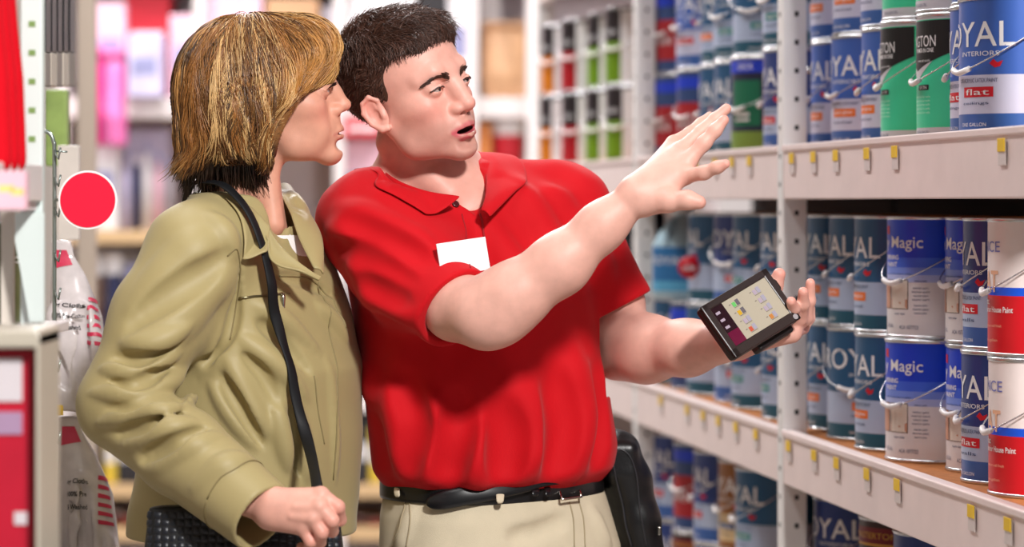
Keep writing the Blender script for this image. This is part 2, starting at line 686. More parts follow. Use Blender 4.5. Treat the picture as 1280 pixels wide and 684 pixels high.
def can_proto(key, bands, draw, coat_rot=0.0):
    """root empty with body, rims, bail, grip, print; the label faces -x"""
    root = empty('paint_can')
    m = MB()
    mats = []
    for (z0, z1, mm) in bands:
        mats.append(mm)
        m.lathe([(CR, z0 * CH), (CR, z1 * CH)], 48, len(mats) - 1)
    b = m.build('body', mats, root, True)
    m = MB()
    m.lathe([(0, 0.003), (CR - 0.003, 0.003), (CR - 0.002, 0.0), (CR + 0.0018, 0.0), (CR + 0.0018, 0.0045), (CR, 0.0055)], 40)
    m.build('bottom_rim', can_metal, root, True)
    m = MB()
    m.lathe([(CR, CH - 0.006), (CR + 0.0018, CH - 0.005), (CR + 0.0018, CH), (CR - 0.004, CH), (CR - 0.006, CH - 0.007), (CR - 0.015, CH - 0.007), (CR - 0.017, CH - 0.003), (0, CH - 0.003)], 40)
    m.build('lid', can_metal, root, True)
    # ears and wire bail lying against the front
    for s in (-1, 1):
        m = MB()
        m.tube([(0, s * (CR - 0.001), 0.150), (0, s * (CR + 0.006), 0.150)], [0.008, 0.006], 12)
        m.build('ear', can_metal, root, True)
    P = []
    for q in np.linspace(-1, 1, 33):
        a = math.pi + q * math.pi / 2 * 0.98
        z = 0.086 + (0.150 - 0.086) * abs(q) ** 1.5
        r = CR + 0.0045 + 0.004 * (1 - q * q)
        P.append((r * math.cos(a), r * math.sin(a), z))
    bail = MB().tube(P, 0.0012, 6).build('bail', can_metal, root, True)
    MB().tube(P[13:20], 0.0043, 8).build('grip', knob_m, bail, True)
    pr = Print(CR)
    draw(pr)
    pr.mb.build('label_print', pr.mats, b)['kind'] = 'stuff'
    return root


def draw_royal(patchcol, word, tail):
    def f(p):
        p.text('ROYAL', 0.004, 0.139, 0.035, WHITE, 0.166, 0.004)
        p.text('INTERIORS', 0.030, 0.112, 0.0065, WHITE, 0.070)
        p.poly([(0.050, 0.098), (0.056, 0.104), (0.062, 0.099), (0.070, 0.102), (0.066, 0.094), (0.058, 0.092)], RED_)
        p.text('100% ACRYLIC LATEX PAINT', 0.025, 0.075, 0.0055, NAVY, 0.075)
        p.patch(0.0, 0.056, 0.052, 0.066, patchcol)
        p.text(word, 0.028, 0.059, 0.0085, WHITE, 0.044, lift=0.0010)
        p.text(tail, 0.024, 0.043, 0.005, NAVY, 0.050)
        p.text('ONE GALLON', 0.02, 0.014, 0.005, WHITE, 0.05)
    return f


def draw_magic(p):
    p.poly([(-0.030, 0.176), (-0.018, 0.176), (-0.018, 0.162), (-0.030, 0.164)], RED_)
    p.text('y Magic', 0.012, 0.148, 0.024, WHITE, 0.088, 0.006)
    p.text('OPENING', -0.010, 0.127, 0.0075, WHITE, 0.040, 0.02)
    p.text('PAINT', -0.010, 0.116, 0.0075, WHITE, 0.034, 0.02)
    p.text('goes on blue dries to white', 0.006, 0.101, 0.004, NAVY, 0.060)
    p.patch(-0.010, 0.030, 0.046, 0.092, ink('frame', (92, 66, 58)))
    p.patch(-0.009, 0.029, 0.047, 0.091, ink('cream_room', (226, 212, 198)), 0.0007)
    p.poly([(-0.009, 0.047), (0.029, 0.047), (0.029, 0.062), (0.010, 0.056), (-0.009, 0.062)], ink('room_floor', (206, 152, 126)), 0.0010)
    p.patch(-0.050, -0.013, 0.046, 0.092, ink('frame', (92, 66, 58)))
    p.patch(-0.049, -0.014, 0.047, 0.091, ink('room_floor'), 0.0007)
    for i, (w_, zz) in enumerate(((0.020, 0.090), (0.026, 0.079), (0.030, 0.073), (0.024, 0.067), (0.028, 0.061), (0.022, 0.052), (0.026, 0.046), (0.020, 0.040))):
        p.text('interior paint', 0.052, zz, 0.0042, NAVY, w_)
    p.text('room view', 0.012, 0.039, 0.004, NAVY, 0.024)
    p.text('ACA 1077723', 0.030, 0.018, 0.006, NAVY, 0.036)
    p.text('ONE GAL', -0.016, 0.020, 0.006, NAVY, 0.024)


def draw_flat(p):
    p.text('NCE', 0.012, 0.152, 0.015, PURP, 0.052)
    p.text('AT', 0.012, 0.104, 0.030, PEACH, 0.044, 0.015)
    p.text('Flat', -0.004, 0.076, 0.009, WHITE, 0.022, 0.015)
    p.text('Interior House Paint', 0.024, 0.065, 0.008, WHITE, 0.076, 0.012)
    p.text('premium wall finish', 0.016, 0.042, 0.005, PEACH, 0.05)
    p.text('one gallon', 0.012, 0.022, 0.005, PEACH, 0.04)


def draw_mint(p):
    n = 24
    for i in range(n):
        x0, x1 = -0.085 + i * 0.170 / n, -0.085 + (i + 1) * 0.170 / n
        f = lambda x: 0.105 + abs(x) * 0.35
        p.poly([(x0, f(x0)), (x1, f(x1)), (x1, 0.181), (x0, 0.181)], BLACK_, 0.0006)
        h_ = lambda x: 0.088 + abs(x) * 0.75
        p.poly([(x0, min(h_(x0), f(x0))), (x1, min(h_(x1), f(x1))), (x1, f(x1)), (x0, f(x0))], ink('silver', (206, 204, 208)), 0.0005)
    p.text('NGTON', 0.016, 0.150, 0.017, WHITE, 0.066, lift=0.0010)
    p.text('PRIMER IN ONE', 0.020, 0.136, 0.0065, WHITE, 0.050, 0.01, lift=0.0010)
    p.text('advanced acrylic', 0.020, 0.120, 0.0045, WHITE, 0.036, lift=0.0010)
    p.patch(0.004, 0.034, 0.076, 0.084, BLACK_)
    p.text('SATIN', 0.019, 0.080, 0.005, WHITE, 0.020, lift=0.0010)
    for zz in (0.066, 0.060, 0.054, 0.048, 0.042):
        p.text('durable finish for walls', 0.012, zz, 0.0035, ink('mint_white', (196, 238, 220)), 0.05)
    p.text('ONE GALLON 3.78 L', 0.016, 0.012, 0.005, NAVY, 0.04)


def draw_stain(c):
    def f(p):
        p.patch(0.020, 0.052, 0.004, CH - 0.010, WHITE)  # tall white strip paints the bright highlight on the can's glossy side
        p.patch(-0.050, 0.012, 0.02, 0.10, c)
        p.text('STAIN', -0.02, 0.13, 0.014, WHITE, 0.05)
    return f


def draw_oil(p):
    p.patch(-0.07, 0.07, 0.150, 0.176, ink('maroon', (120, 24, 34)))
    p.text('MASTERTON', 0.010, 0.163, 0.010, ink('gold', (214, 160, 60)), 0.10, lift=0.0010)
    p.patch(-0.07, 0.07, 0.146, 0.150, ink('gold'))
    p.poly([(0.012 + 0.022 * math.cos(a), 0.110 + 0.026 * math.sin(a)) for a in np.linspace(0, 2 * math.pi, 20)[:-1]], RED_)
    p.text('M', 0.012, 0.110, 0.024, ink('gold'), 0.022, lift=0.0010)


def draw_green(p):
    p.patch(-0.06, 0.07, 0.160, 0.184, ink('cobalt', (24, 60, 200)))
    p.text('DECK', 0.02, 0.172, 0.012, WHITE, 0.04, lift=0.001)
    p.patch(-0.02, 0.055, 0.055, 0.145, ink('forest', (18, 110, 78)))
    p.patch(-0.01, 0.03, 0.075, 0.082, WHITE, 0.0008)
    p.patch(-0.01, 0.03, 0.065, 0.070, WHITE, 0.0008)
    p.patch(-0.06, 0.07, 0.008, 0.045, ink('grass', (120, 150, 60)))


def draw_red(p):
    p.patch(-0.05, 0.06, 0.03, 0.12, ink('brick', (170, 26, 36)))
    p.patch(-0.06, 0.07, 0.150, 0.175, ink('cobalt'))
    p.text('BARN', 0.005, 0.075, 0.022, WHITE, 0.06, lift=0.001)


TQ = band_mat('sea_blue', (32, 86, 128)); TQ2 = band_mat('steel_blue', (58, 98, 168)); PALE = band_mat('pale_blue', (176, 190, 216)); DEEP = band_mat('deep_teal', (24, 86, 108))
ROY_BR = band_mat('royal_blue', (62, 100, 182)); CAN = {}
CAN['royal'] = can_proto('royal', [(0, .15, DEEP), (.15, .43, PALE), (.43, 1, TQ)], draw_royal(ORANGE, 'semi-gloss', 'kitchen & bath'))
CAN['royal_bright'] = can_proto('royal_bright', [(0, .15, TQ2), (.15, .43, band_mat('lilac', (206, 206, 228))), (.43, 1, ROY_BR)], draw_royal(ORANGE, 'semi-gloss', 'kitchen & bath'))
CAN['royal_flat'] = can_proto('royal_flat', [(0, .15, TQ2), (.15, .43, band_mat('lilac', (206, 206, 228))), (.43, 1, ROY_BR)], draw_royal(RED_, 'flat', 'ceilings'))
CAN['royal_dark'] = can_proto('royal_dark', [(0, .17, TQ2), (.17, .43, PALE), (.43, 1, band_mat('navy_blue', (40, 62, 128)))], draw_royal(RED_, 'flat', 'walls'))
CAN['royal_teal'] = can_proto('royal_teal', [(0, .15, DEEP), (.15, .43, PALE), (.43, 1, TQ)], draw_royal(TEAL_, 'eggshell', 'walls'))
CAN['royal_brown'] = can_proto('royal_brown', [(0, .15, band_mat('ochre', (150, 92, 40))), (.15, .43, band_mat('sand', (222, 190, 140))), (.43, 1, band_mat('ochre'))], draw_royal(NAVY, 'satin', 'exterior'))
CAN['magic'] = can_proto('magic', [(0, .46, band_mat('cool_white', (228, 222, 222))), (.46, .52, band_mat('blue_tint_pale', (176, 186, 232))), (.52, .58, band_mat('blue_tint_mid', (122, 148, 232))),
                                    (.58, .66, band_mat('blue_tint_strong', (64, 104, 226))), (.66, 1, band_mat('vivid_blue', (20, 66, 212)))], draw_magic)
CAN['flat_red'] = can_proto('flat_red', [(0, .44, band_mat('signal_red', (206, 22, 34))), (.44, .50, band_mat('cobalt_stripe', (24, 84, 214))), (.50, 1, band_mat('warm_cream', (240, 226, 222)))], draw_flat)
CAN['mint'] = can_proto('mint', [(0, .10, band_mat('silver_grey', (208, 206, 212))), (.10, .95, band_mat('mint_green', (62, 212, 160))), (.95, 1, band_mat('silver_grey'))], draw_mint)
CAN['oil'] = can_proto('oil', [(0, 1, band_mat('dark_brown', (52, 26, 26)))], draw_oil)
CAN['green'] = can_proto('green', [(0, 1, band_mat('night_blue', (30, 34, 66)))], draw_green)
CAN['red'] = can_proto('red', [(0, 1, band_mat('slate_blue', (44, 70, 120)))], draw_red)
for n_, c_ in (('stain_orange', (214, 122, 20)), ('stain_red', (176, 24, 34)), ('stain_green', (110, 150, 20))):
    CAN[n_] = can_proto(n_, [(0, .55, band_mat(n_, c_)), (.55, 1, band_mat('charcoal', (46, 38, 40)))], draw_stain(ink(n_, c_)))
NICE = {'royal': 'teal-blue ROYAL can with orange semi-gloss patch', 'royal_bright': 'bright blue ROYAL can with orange patch', 'royal_flat': 'bright blue ROYAL can with red patch',
        'royal_dark': 'navy ROYAL can with red patch', 'royal_teal': 'teal-blue ROYAL can with teal patch', 'royal_brown': 'ochre ROYAL can', 'magic': 'blue and white Magic paint can',
        'flat_red': 'cream and red flat house paint can', 'mint': 'black and mint green primer can', 'oil': 'dark brown can with maroon band', 'green': 'dark can with green label',
        'red': 'blue can with brick red label', 'stain_orange': 'orange and charcoal stain can', 'stain_red': 'red and charcoal stain can', 'stain_green': 'green and charcoal stain can'}
used = set()


def copy_tree(o, parent=None):
    c = o.copy()
    COL.objects.link(c)
    if parent is not None: c.parent = parent
    for ch in list(o.children): copy_tree(ch, c)
    return c


ORD = ['first', 'second', 'third', 'fourth', 'fifth', 'sixth', 'seventh', 'eighth', 'ninth', 'tenth', 'eleventh', 'twelfth']


def put_can(key, px, Y, z, rot, label, group):
    r = CAN[key]
    o = r if key not in used else copy_tree(r)
    used.add(key)
    Yc = Y
    o.location = ((px - 640.0) * Yc / FPX + CR * 1.005, Yc, z)
    o.rotation_euler = (0, 0, TH + math.radians(rot))
    tag(o, label, 'paint can', group)
    return o


def row(specs, z, where, group, tiers=2, top=None, jitter=2.0):
    """a row of can stacks; specs: (design, left edge px, depth, rotation), first = at the post"""
    for i, sp in enumerate(specs):
        for k in range(sp[4] if len(sp) > 4 else tiers):
            key, px, Y, rot = sp[:4]
            if k == 1 and top and top.get(i): key, rot = top[i]
            side = ('bottom' if k == 0 else 'top') + ' tier, ' if tiers > 1 else ''
            put_can(key, px + (k * jitter if i % 2 else -k * jitter * 0.5), Y + 0.004 * k, z + 0.0005 + k * (CH + 0.001), rot + RNG.normal() * 3,
                    NICE[key].replace(' with orange semi-gloss patch', ' with orange patch') + ', ' + side + ORD[i] + ' from ' + where, group)


B1, B2 = SHELF[0] - 0.006, SHELF[1] - 0.006
row([('royal', 1010, 5.165, -13), ('royal', 1034, 4.965, 44), ('royal', 1069, 4.75, -12), ('magic', 1107, 4.55, 17), ('magic', 1183, 4.37, 10), ('royal_dark', 1202, 4.195, -14), ('flat_red', 1236, 4.01, -6)],
    B2, 'post, eye-level shelf', 'cans on the near middle shelf', top={0: ('royal', -13), 1: ('royal', -14), 2: ('royal', -14), 3: ('magic', 17), 4: ('magic', 10), 5: ('royal_dark', -14), 6: ('flat_red', -6)})
row([('royal_bright', 1014, 5.15, -12), ('royal_bright', 1039, 4.96, 4), ('royal_bright', 1077, 4.76, -12), ('mint', 1101, 4.57, -4), ('mint', 1146, 4.385, -2), ('royal_flat', 1188, 4.21, -12), ('royal_flat', 1199, 4.03, 10)],
    B1, 'post, high shelf', 'cans on the near high shelf', top={3: ('mint', 10), 6: ('royal_flat', 0)})
row([('royal_dark', 1018, 5.08, 20), ('oil', 1072, 4.76, 20), ('royal_dark', 1118, 4.55, 0)], SHELF[2] - 0.006, 'post, low shelf', 'cans on the near low shelf')
Yp = lambda px: 4469.0 / (px - 130.0)
row([('royal_dark', 954, Yp(958), -12), ('green', 914, Yp(915), 20), ('royal_teal', 893, Yp(893) + 0.02, -12), ('royal', 874, Yp(872) + 0.03, -8), ('red', 846, Yp(848), 20), ('red', 818, Yp(820), 20)],
    B1, 'middle post, far high shelf', 'cans on the far high shelf', top={0: ('royal_teal', 10), 1: ('royal_teal', 40), 2: ('royal_teal', 20), 4: ('royal_flat', 10)})
row([('royal_teal', 952, Yp(956), -14), ('royal_teal', 914, Yp(915), -10), ('royal_dark', 893, Yp(893) + 0.02, 30), ('royal_teal', 858, Yp(866) + 0.03, -22), ('red', 838, Yp(842), 0, 1), ('royal_teal', 815, Yp(820), 20, 1)],
    B2, 'middle post, far middle shelf', 'cans on the far middle shelf', top={3: ('royal', -22)})
row([('royal_teal', 920, Yp(922), -4), ('royal_brown', 896, Yp(898), -18), ('royal_dark', 868, Yp(872), -16), ('oil', 840, Yp(845), 20), ('royal_dark', 815, Yp(820), 0)],
    SHELF[2] - 0.006, 'middle post, far low shelf', 'cans on the far low shelf', top={3: ('red', 20), 1: ('royal_brown', 0)})
row([('stain_green', 757, 7.10, 35), ('stain_green', 732, 7.34, 30), ('stain_red', 702, 7.58, 35), ('stain_orange', 675, 7.82, 30)],
    B1, 'far post, third bay', 'stain cans in the third bay')
row([('green', 752, 7.1, 20), ('royal_teal', 728, 7.34, 20)], B2, 'far post, third bay middle', 'cans in the third bay middle shelf')
for k_ in list(CAN):
    if k_ not in used:
        for c in list(CAN[k_].children_recursive) + [CAN[k_]]: bpy.data.objects.remove(c, do_unlink=True)

# white jug with handle among the far cans
jr = empty('paint_jug', (0, 0, 0))
jm_ = mat('jug_plastic', (170, 200, 214), 0.35)
jg = MB(); jg.lathe([(0, 0), (0.060, 0), (0.066, 0.008), (0.066, 0.120), (0.050, 0.150), (0.026, 0.172), (0.020, 0.178), (0.020, 0.188)], 32)
jb = jg.build('bottle', jm_, jr, True)
MB().lathe([(0.022, 0.186), (0.024, 0.187), (0.024, 0.206), (0.021, 0.209), (0, 0.209)], 24).build('cap', WHITE, jr, True)
pr = Print(0.0665)
pr.patch(-0.09, 0.09, 0.02, 0.115, ink('jug_blue', (40, 112, 170)))
pr.text('ROYAL', 0.0, 0.085, 0.018, WHITE, 0.09, lift=0.001)
pr.patch(-0.09, 0.09, 0.018, 0.04, ink('jug_sky', (90, 170, 210)), 0.0008)
pr.mb.build('label_print', pr.mats, jb)['kind'] = 'stuff'
MB().tube(spline([(-0.02, 0, 0.17), (-0.045, 0, 0.172), (-0.060, 0, 0.15), (-0.063, 0, 0.12)], 16), 0.007, 8).build('handle', jm_, jr, True)
jr.location = ((816 - 640) * 6.36 / FPX + 0.066, 6.36, B2 + CH + 0.0016)
jr.rotation_euler = (0, 0, TH + math.radians(45))
tag(jr, 'light blue plastic jug with a white cap standing among the far cans', 'jug')
q = W(861, 334, 6.05)
m = MB(); m.lathe([(0, 0.0), (0.023, 0.0), (0.023, 0.0015), (0, 0.0015)], 32)
sk = m.build('sale_sticker', RED_, jr, True)
sk.data.transform(Matrix.Translation(Vector(q)) @ Matrix.Rotation(math.radians(90), 4, 'X'))
V2, Fs = text_poly('sale', 0.013, 0.028, 0.01)
st = MB().add([(q[0] + x, q[1] - 0.002, q[2] + z) for x, z in V2], Fs).build('lettering', WHITE, sk)
bpy.context.view_layer.update()
sk.matrix_parent_inverse = jr.matrix_world.inverted()
# ------------------------------------------------------------------ left-hand fixture with hanging goods
lp_m = mat('pale_post_enamel', (214, 226, 222), 0.4, 0.4)
lu = empty('peg_fixture', (0, 0, 0))
tag(lu, 'pale slotted steel fixture at the left edge with a shelf bracket', 'shelving')
Y0 = 3.5
x0, x1 = W(25, 0, Y0)[0], W(53, 0, Y0)[0]
m = MB(); m.bbox((x0, Y0, 0.0), (x1, Y0 + 0.02, 2.4), 0.0025)
lpost = m.build('post', lp_m, lu)
m = MB()
for py in range(-60, 700, 36):
    c = W(40, py + 18, Y0)
    m.box((c[0] - 0.0042, Y0 - 0.0006, c[2] - 0.0036), (c[0] + 0.0042, Y0 + 0.002, c[2] + 0.0036))
m.build('slots', mat('slot_green', (120, 150, 84), 0.8), lpost)['kind'] = 'stuff'
# shelf with its ticket rail, and the white bracket under it
zs = W(0, 258, 3.3)[2]
m = MB(); m.bbox((-1.20, 2.75, zs - 0.006), (x1 - 0.006, Y0 - 0.004, zs + 0.006), 0.002)
m.build('shelf_board', mat('pale_shelf', (222, 214, 214), 0.5), lu)
m = MB(); m.bbox((x1 - 0.008, 2.75, zs + 0.006), (x1 + 0.001, Y0 - 0.004, zs + 0.050), 0.002)
m.build('ticket_rail', mat('ticket_rail', (232, 226, 224), 0.3), lu)
m = MB(); m.prism([(x0 - 0.004, zs - 0.008), (x1 + 0.004, zs - 0.008), (x1 + 0.004, zs - 0.14), (x0 + 0.014, zs - 0.14), (x0 - 0.004, zs - 0.04)], Y0 - 0.014, Y0 - 0.002)
m.build('bracket', lp_m, lu)
m = MB()
for (a0, b0, a1, b1) in ((4, 232, 22, 240), (20, 236, 34, 244)):
    p, q = W(a0, b1, 3.05), W(a1, b0, 3.05)
    m.box((p[0], 3.02, p[2]), (q[0], 3.03, q[2]))
m.build('ticket', mat('ticket_yellow', (236, 214, 120), 0.5), lu)
p, q = W(-30, 262, 3.1), W(36, 214, 3.1)
m = MB(); m.bbox((p[0], 3.08, p[2]), (q[0], 3.10, q[2]), 0.001)
m.build('ticket_holder', mat('ticket_pink', (236, 190, 204), 0.3), lu)

# red towels hanging in a stack in front of the post
tw = Grid((-0.80, 3.15, 1.50), (-0.50, 3.42, 2.02), 0.005)
for k, (pr, yy) in enumerate(((15, 3.34), (6, 3.29), (-4, 3.24))):
    tw.chain([W(pr - 30, -170, yy), W(pr - 20, -20, yy), W(pr - 6, 100, yy), W(pr, 200, yy)], [0.018, 0.020, 0.019, 0.017])
    tw.box(W(pr - 60, 20, yy), (0.055, 0.018, 0.185), rnd=0.012, k=0.01)
V, Q = tw.nets()
rt = obj('hanging_towel', np_mesh('hanging_towel', V, Q), mat('red_terry', (206, 14, 30), 0.9, 0.1, bump=0.6, bscale=260))
tag(rt, 'thick red folded towel hanging above the ticket shelf at left edge', 'towel')

# green and black boxed goods below the shelf
bx = empty('boxed_product', W(-5, 400, 3.62))
m = MB(); p, q = W(-60, 405, 3.62), W(23, 278, 3.62)
m.bbox((p[0], 3.60, p[2]), (q[0], 3.72, q[2]), 0.003)
o = m.build('carton', mat('olive_carton', (66, 84, 20), 0.4, vary=0.35, vscale=9), bx)
V2, Fs = text_poly('No', 0.012)
c = W(15, 323, 3.60)
MB().add([(c[0] + x, 3.5985, c[2] + z) for x, z in V2], Fs).build('lettering', WHITE, o)
p, q = W(6, 420, 3.62), W(22, 385, 3.62)
MB().box((p[0], 3.5985, p[2]), (q[0], 3.5999, q[2])).build('dark_panel', BLACK_, o)
bpy.context.view_layer.update()
o.matrix_parent_inverse = bx.matrix_world.inverted()
for c_ in o.children: c_.matrix_parent_inverse = Matrix.Identity(4)
tag(bx, 'olive green carton with white lettering below the ticket shelf', 'box')
pz = W(0, 405, 3.62)[2]
m = MB(); m.bbox((-1.20, 2.75, pz - 0.014), (x1 - 0.006, 3.75, pz - 0.001), 0.002); m.build('shelf_board', mat('pale_shelf'), lu)

# red cartons in a clear display stand in the near foreground
dr = empty('display_stand', (W(20, 684, 3.0)[0], 3.05, 0))
def dchild(o, par=None):
    o.matrix_parent_inverse = Matrix.Translation(-dr.location)
    return o
p, q = W(-80, 684, 3.0), W(43, 437, 3.0)
m = MB(); m.bbox((p[0], 3.0, 0.10), (q[0], 3.11, q[2]), 0.004)
rc = dchild(m.build('carton', mat('crimson_carton', (186, 22, 48), 0.45, vary=0.06, vscale=20), dr))
frame_m = mat('cloudy_acrylic', (188, 180, 164), 0.35)
p2, q2 = W(44, 684, 2.98), W(49, 418, 2.98)
m = MB(); m.bbox((p2[0], 2.98, 0.0), (q2[0], 3.115, q2[2]), 0.002)
dchild(m.build('side_panel', frame_m, dr))
p3, q3 = W(-80, 436, 2.98), W(49, 412, 2.98)
m = MB(); m.bbox((p3[0], 2.98, p3[2]), (q3[0], 3.115, q3[2]), 0.004)
dchild(m.build('top_rail', frame_m, dr))
m = MB(); m.bbox((p[0], 2.99, 0.0), (q[0], 3.11, 0.098), 0.004); dchild(m.build('plinth', frame_m, dr))
m = MB()
for (a0, b0, a1, b1, mi) in ((-40, 448, 28, 502, 0), (-40, 515, 28, 543, 1), (18, 640, 34, 656, 0)):
    u, v = W(a0, b1, 3.0), W(a1, b0, 3.0)
    m.box((u[0], 2.9985, u[2]), (v[0], 2.9998, v[2]), mi)
o = m.build('carton_print', [ink('pale_grey', (214, 206, 210)), ink('mauve', (170, 140, 170))], rc); o['kind'] = 'stuff'
bpy.context.view_layer.update(); o.matrix_parent_inverse = rc.matrix_world.inverted()
tag(dr, 'blurred red cartons in a cloudy acrylic stand at lower left', 'display stand')

# hanging wire strip with clips
ws = empty('clip_strip', W(60, 400, 3.95))
wire_m = mat('galvanised_wire', (150, 160, 156), 0.3, 0.5, 0.8)
def wchild(o):
    o.matrix_parent_inverse = Matrix.Translation(-ws.location)
    return o
Yw = 3.95
P = [W(46, 164, Yw + 0.0), W(56, 164, Yw), W(63, 168, Yw), W(67, 178, Yw), W(68, 200, Yw), W(68, 400, Yw), W(68, 600, Yw), W(68, 720, Yw)]
wchild(MB().tube(spline(P, 60), 0.0028, 8).build('wire', wire_m, ws, True))
for py in (190, 224, 262, 318, 365, 455, 545):
    c = W(68, py, Yw)
    wchild(MB().tube([c + (0, 0, 0.004), c + (0.003, -0.006, -0.004), c + (0.007, -0.010, -0.010), c + (0.010, -0.010, 0.006)], 0.0016, 6).build('clip', wire_m, ws, True))
c = W(68, 189, Yw)
wchild(MB().tube([c, c + (0.018, -0.002, -0.001)], 0.0014, 6).build('clip', wire_m, ws, True))
tag(ws, 'thin galvanised wire strip with clips between the post and the cloth bags', 'wire strip')

# the round red sign
Yd = 3.93
c = W(110, 250, Yd)
sr = empty('round_sign', c)
m = MB(); m.lathe([(0, -0.0015), (0.0402, -0.0015), (0.0402, 0.0015), (0, 0.0015)], 64)
o1 = m.build('rim', ink('white'), sr, True)
m = MB(); m.lathe([(0, 0.0016), (0.0375, 0.0016), (0.0375, 0.0026), (0, 0.0026)], 64)
o2 = m.build('face', mat('sign_red', (240, 26, 60), 0.6, 0.2), sr, True)
for o in (o1, o2):
    o.data.transform(Matrix.Rotation(math.radians(90), 4, 'X'))
    for p_ in o.data.polygons: p_.use_smooth = False
MB().tube([(-0.036, 0.004, 0.0), (-0.046, 0.012, 0.0)], 0.0022, 6).build('clip_arm', wire_m, sr, True)
tag(sr, 'round red sign with a white rim clipped beside the wire strip', 'sign')


# plastic bags of white cleaning cloths
def cloth_bag(name, pix, Y, seed, label, txt):
    """pix: left x, right x, top y, bottom y"""
    xl, xr, yt, yb = pix
    r = np.random.default_rng(seed)
    root = empty(name, W((xl + xr) / 2, yb, Y))
    a, b = W(xl, yb, Y), W(xr, yt, Y)
    g = Grid((a[0] - 0.03, Y - 0.07, a[2] - 0.03), (b[0] + 0.04, Y + 0.07, b[2] + 0.02), 0.0032)
    L = b[2] - a[2]; wd = b[0] - a[0]; cx = (a[0] + b[0]) / 2
    g.loft([(a[2], cx + 0.004, Y, wd * 0.50, 0.040, 0), (a[2] + L * 0.25, cx + 0.004, Y, wd * 0.50, 0.045, 0), (a[2] + L * 0.55, cx, Y, wd * 0.44, 0.036, 0),
            (a[2] + L * 0.78, cx - wd * 0.12, Y, wd * 0.30, 0.018, 0), (a[2] + L * 0.9, cx - wd * 0.22, Y, wd * 0.2, 0.006, 0), (b[2], cx - wd * 0.25, Y, wd * 0.17, 0.004, 0)])
    for i in range(10):
        c = np.array([cx + (r.random() - 0.4) * wd * 0.7, Y - 0.030, a[2] + L * (0.05 + 0.5 * r.random())])
        g.ell(c, (0.014 + 0.012 * r.random(), 0.014, 0.020 + 0.02 * r.random()), k=0.015)
    for i in range(7):
        x = cx + (r.random() - 0.5) * wd * 0.8
        g.cone((x, Y - 0.045, a[2] + L * r.random() * 0.3), (x - 0.01, Y - 0.036, a[2] + L * (0.45 + 0.3 * r.random())), 0.004, 0.003, k=0.008, op='s')
    V, Q = g.nets()
    body = obj('bag', np_mesh('bag', V, Q), mat('white_cloth_in_film', (206, 198, 200), 0.22, 0.5, vary=0.10, vscale=40, coat=0.5), root)
    kids = [body]
    def on(px, py, off=0.0012):
        p = g.hit(px, py)
        return None if p is None else g.stick(p[None], off)[0]
    # header and print, flat on the film
    def quad(name_, pts, m_):
        P_ = [on(*q) for q in pts]
        if any(p is None for p in P_): return
        k = 6
        G = np.array([[(np.array(P_[0]) * (1 - u) + np.array(P_[1]) * u) * (1 - v) + (np.array(P_[3]) * (1 - u) + np.array(P_[2]) * u) * v for u in np.linspace(0, 1, k)] for v in np.linspace(0, 1, k)]).reshape(-1, 3)
        G = g.stick(G, 0.0012, 3)
        kids.append(obj(name_, np_mesh(name_, G, [(j * k + i, j * k + i + 1, (j + 1) * k + i + 1, (j + 1) * k + i) for j in range(k - 1) for i in range(k - 1)]), m_, body))
    H = yb - yt; Wp = xr - xl
    quad('red_header', [(xl + 0.15 * Wp, yt + 0.06 * H), (xl + 0.34 * Wp, yt + 0.06 * H), (xl + 0.44 * Wp, yt + 0.15 * H), (xl + 0.14 * Wp, yt + 0.17 * H)], ink('cherry', (202, 50, 84)))
    for i in range(6):
        f = 0.34 + i * 0.05
        quad('red_stripe', [(xl + 0.70 * Wp, yt + f * H), (xl + (0.84 + 0.02 * i) * Wp, yt + (f + 0.02) * H), (xl + (0.85 + 0.02 * i) * Wp, yt + (f + 0.04) * H), (xl + 0.70 * Wp, yt + (f + 0.025) * H)], ink('cherry'))
    for i, (s_, hh, ww) in enumerate(txt):
        V2, Fs = text_poly(s_, hh, ww, 0.02)
        c = W(xl + 0.36 * Wp, yt + (0.37 + 0.075 * i) * H, Y - 0.05)
        P3 = g.stick(np.array([(c[0] + x, Y - 0.045, c[2] + z) for x, z in V2]), 0.0015, 5)
        mb = MB().add(P3, Fs); mb.m = [0] * len(mb.f)
        kids.append(mb.build('lettering', BLACK_, body))
    bpy.context.view_layer.update()
    body.matrix_parent_inverse = root.matrix_world.inverted()
    bpy.context.view_layer.update()
    for k_ in kids[1:]: k_.matrix_parent_inverse = body.matrix_world.inverted()
    tag(root, label, 'bag of cloths')


cloth_bag('cloth_bag', (58, 132, 300, 512), 4.42, 3, 'clear bag of white cleaning cloths hanging just below the round red sign', [('ng Cloths', 0.012, 0.046), ('100% Pre-Cotton', 0.008, 0.050), ('& Washed', 0.008, 0.034)])
cloth_bag('cloth_bag', (66, 146, 520, 740), 4.42, 8, 'clear bag of white cleaning cloths cut off by the bottom edge', [('ng Cloths', 0.012, 0.046), ('100% Pre', 0.008, 0.034), ('& Washed', 0.008, 0.034)])
# small yellow price card between the bags
p, q = W(70, 517, 4.42), W(84, 504, 4.42)
yc = MB().bbox((p[0], 4.38, p[2]), (q[0], 4.383, q[2]), 0.0006).build('price_card', tag_y)
tag(yc, 'small yellow price card between the two cloth bags', 'price card')

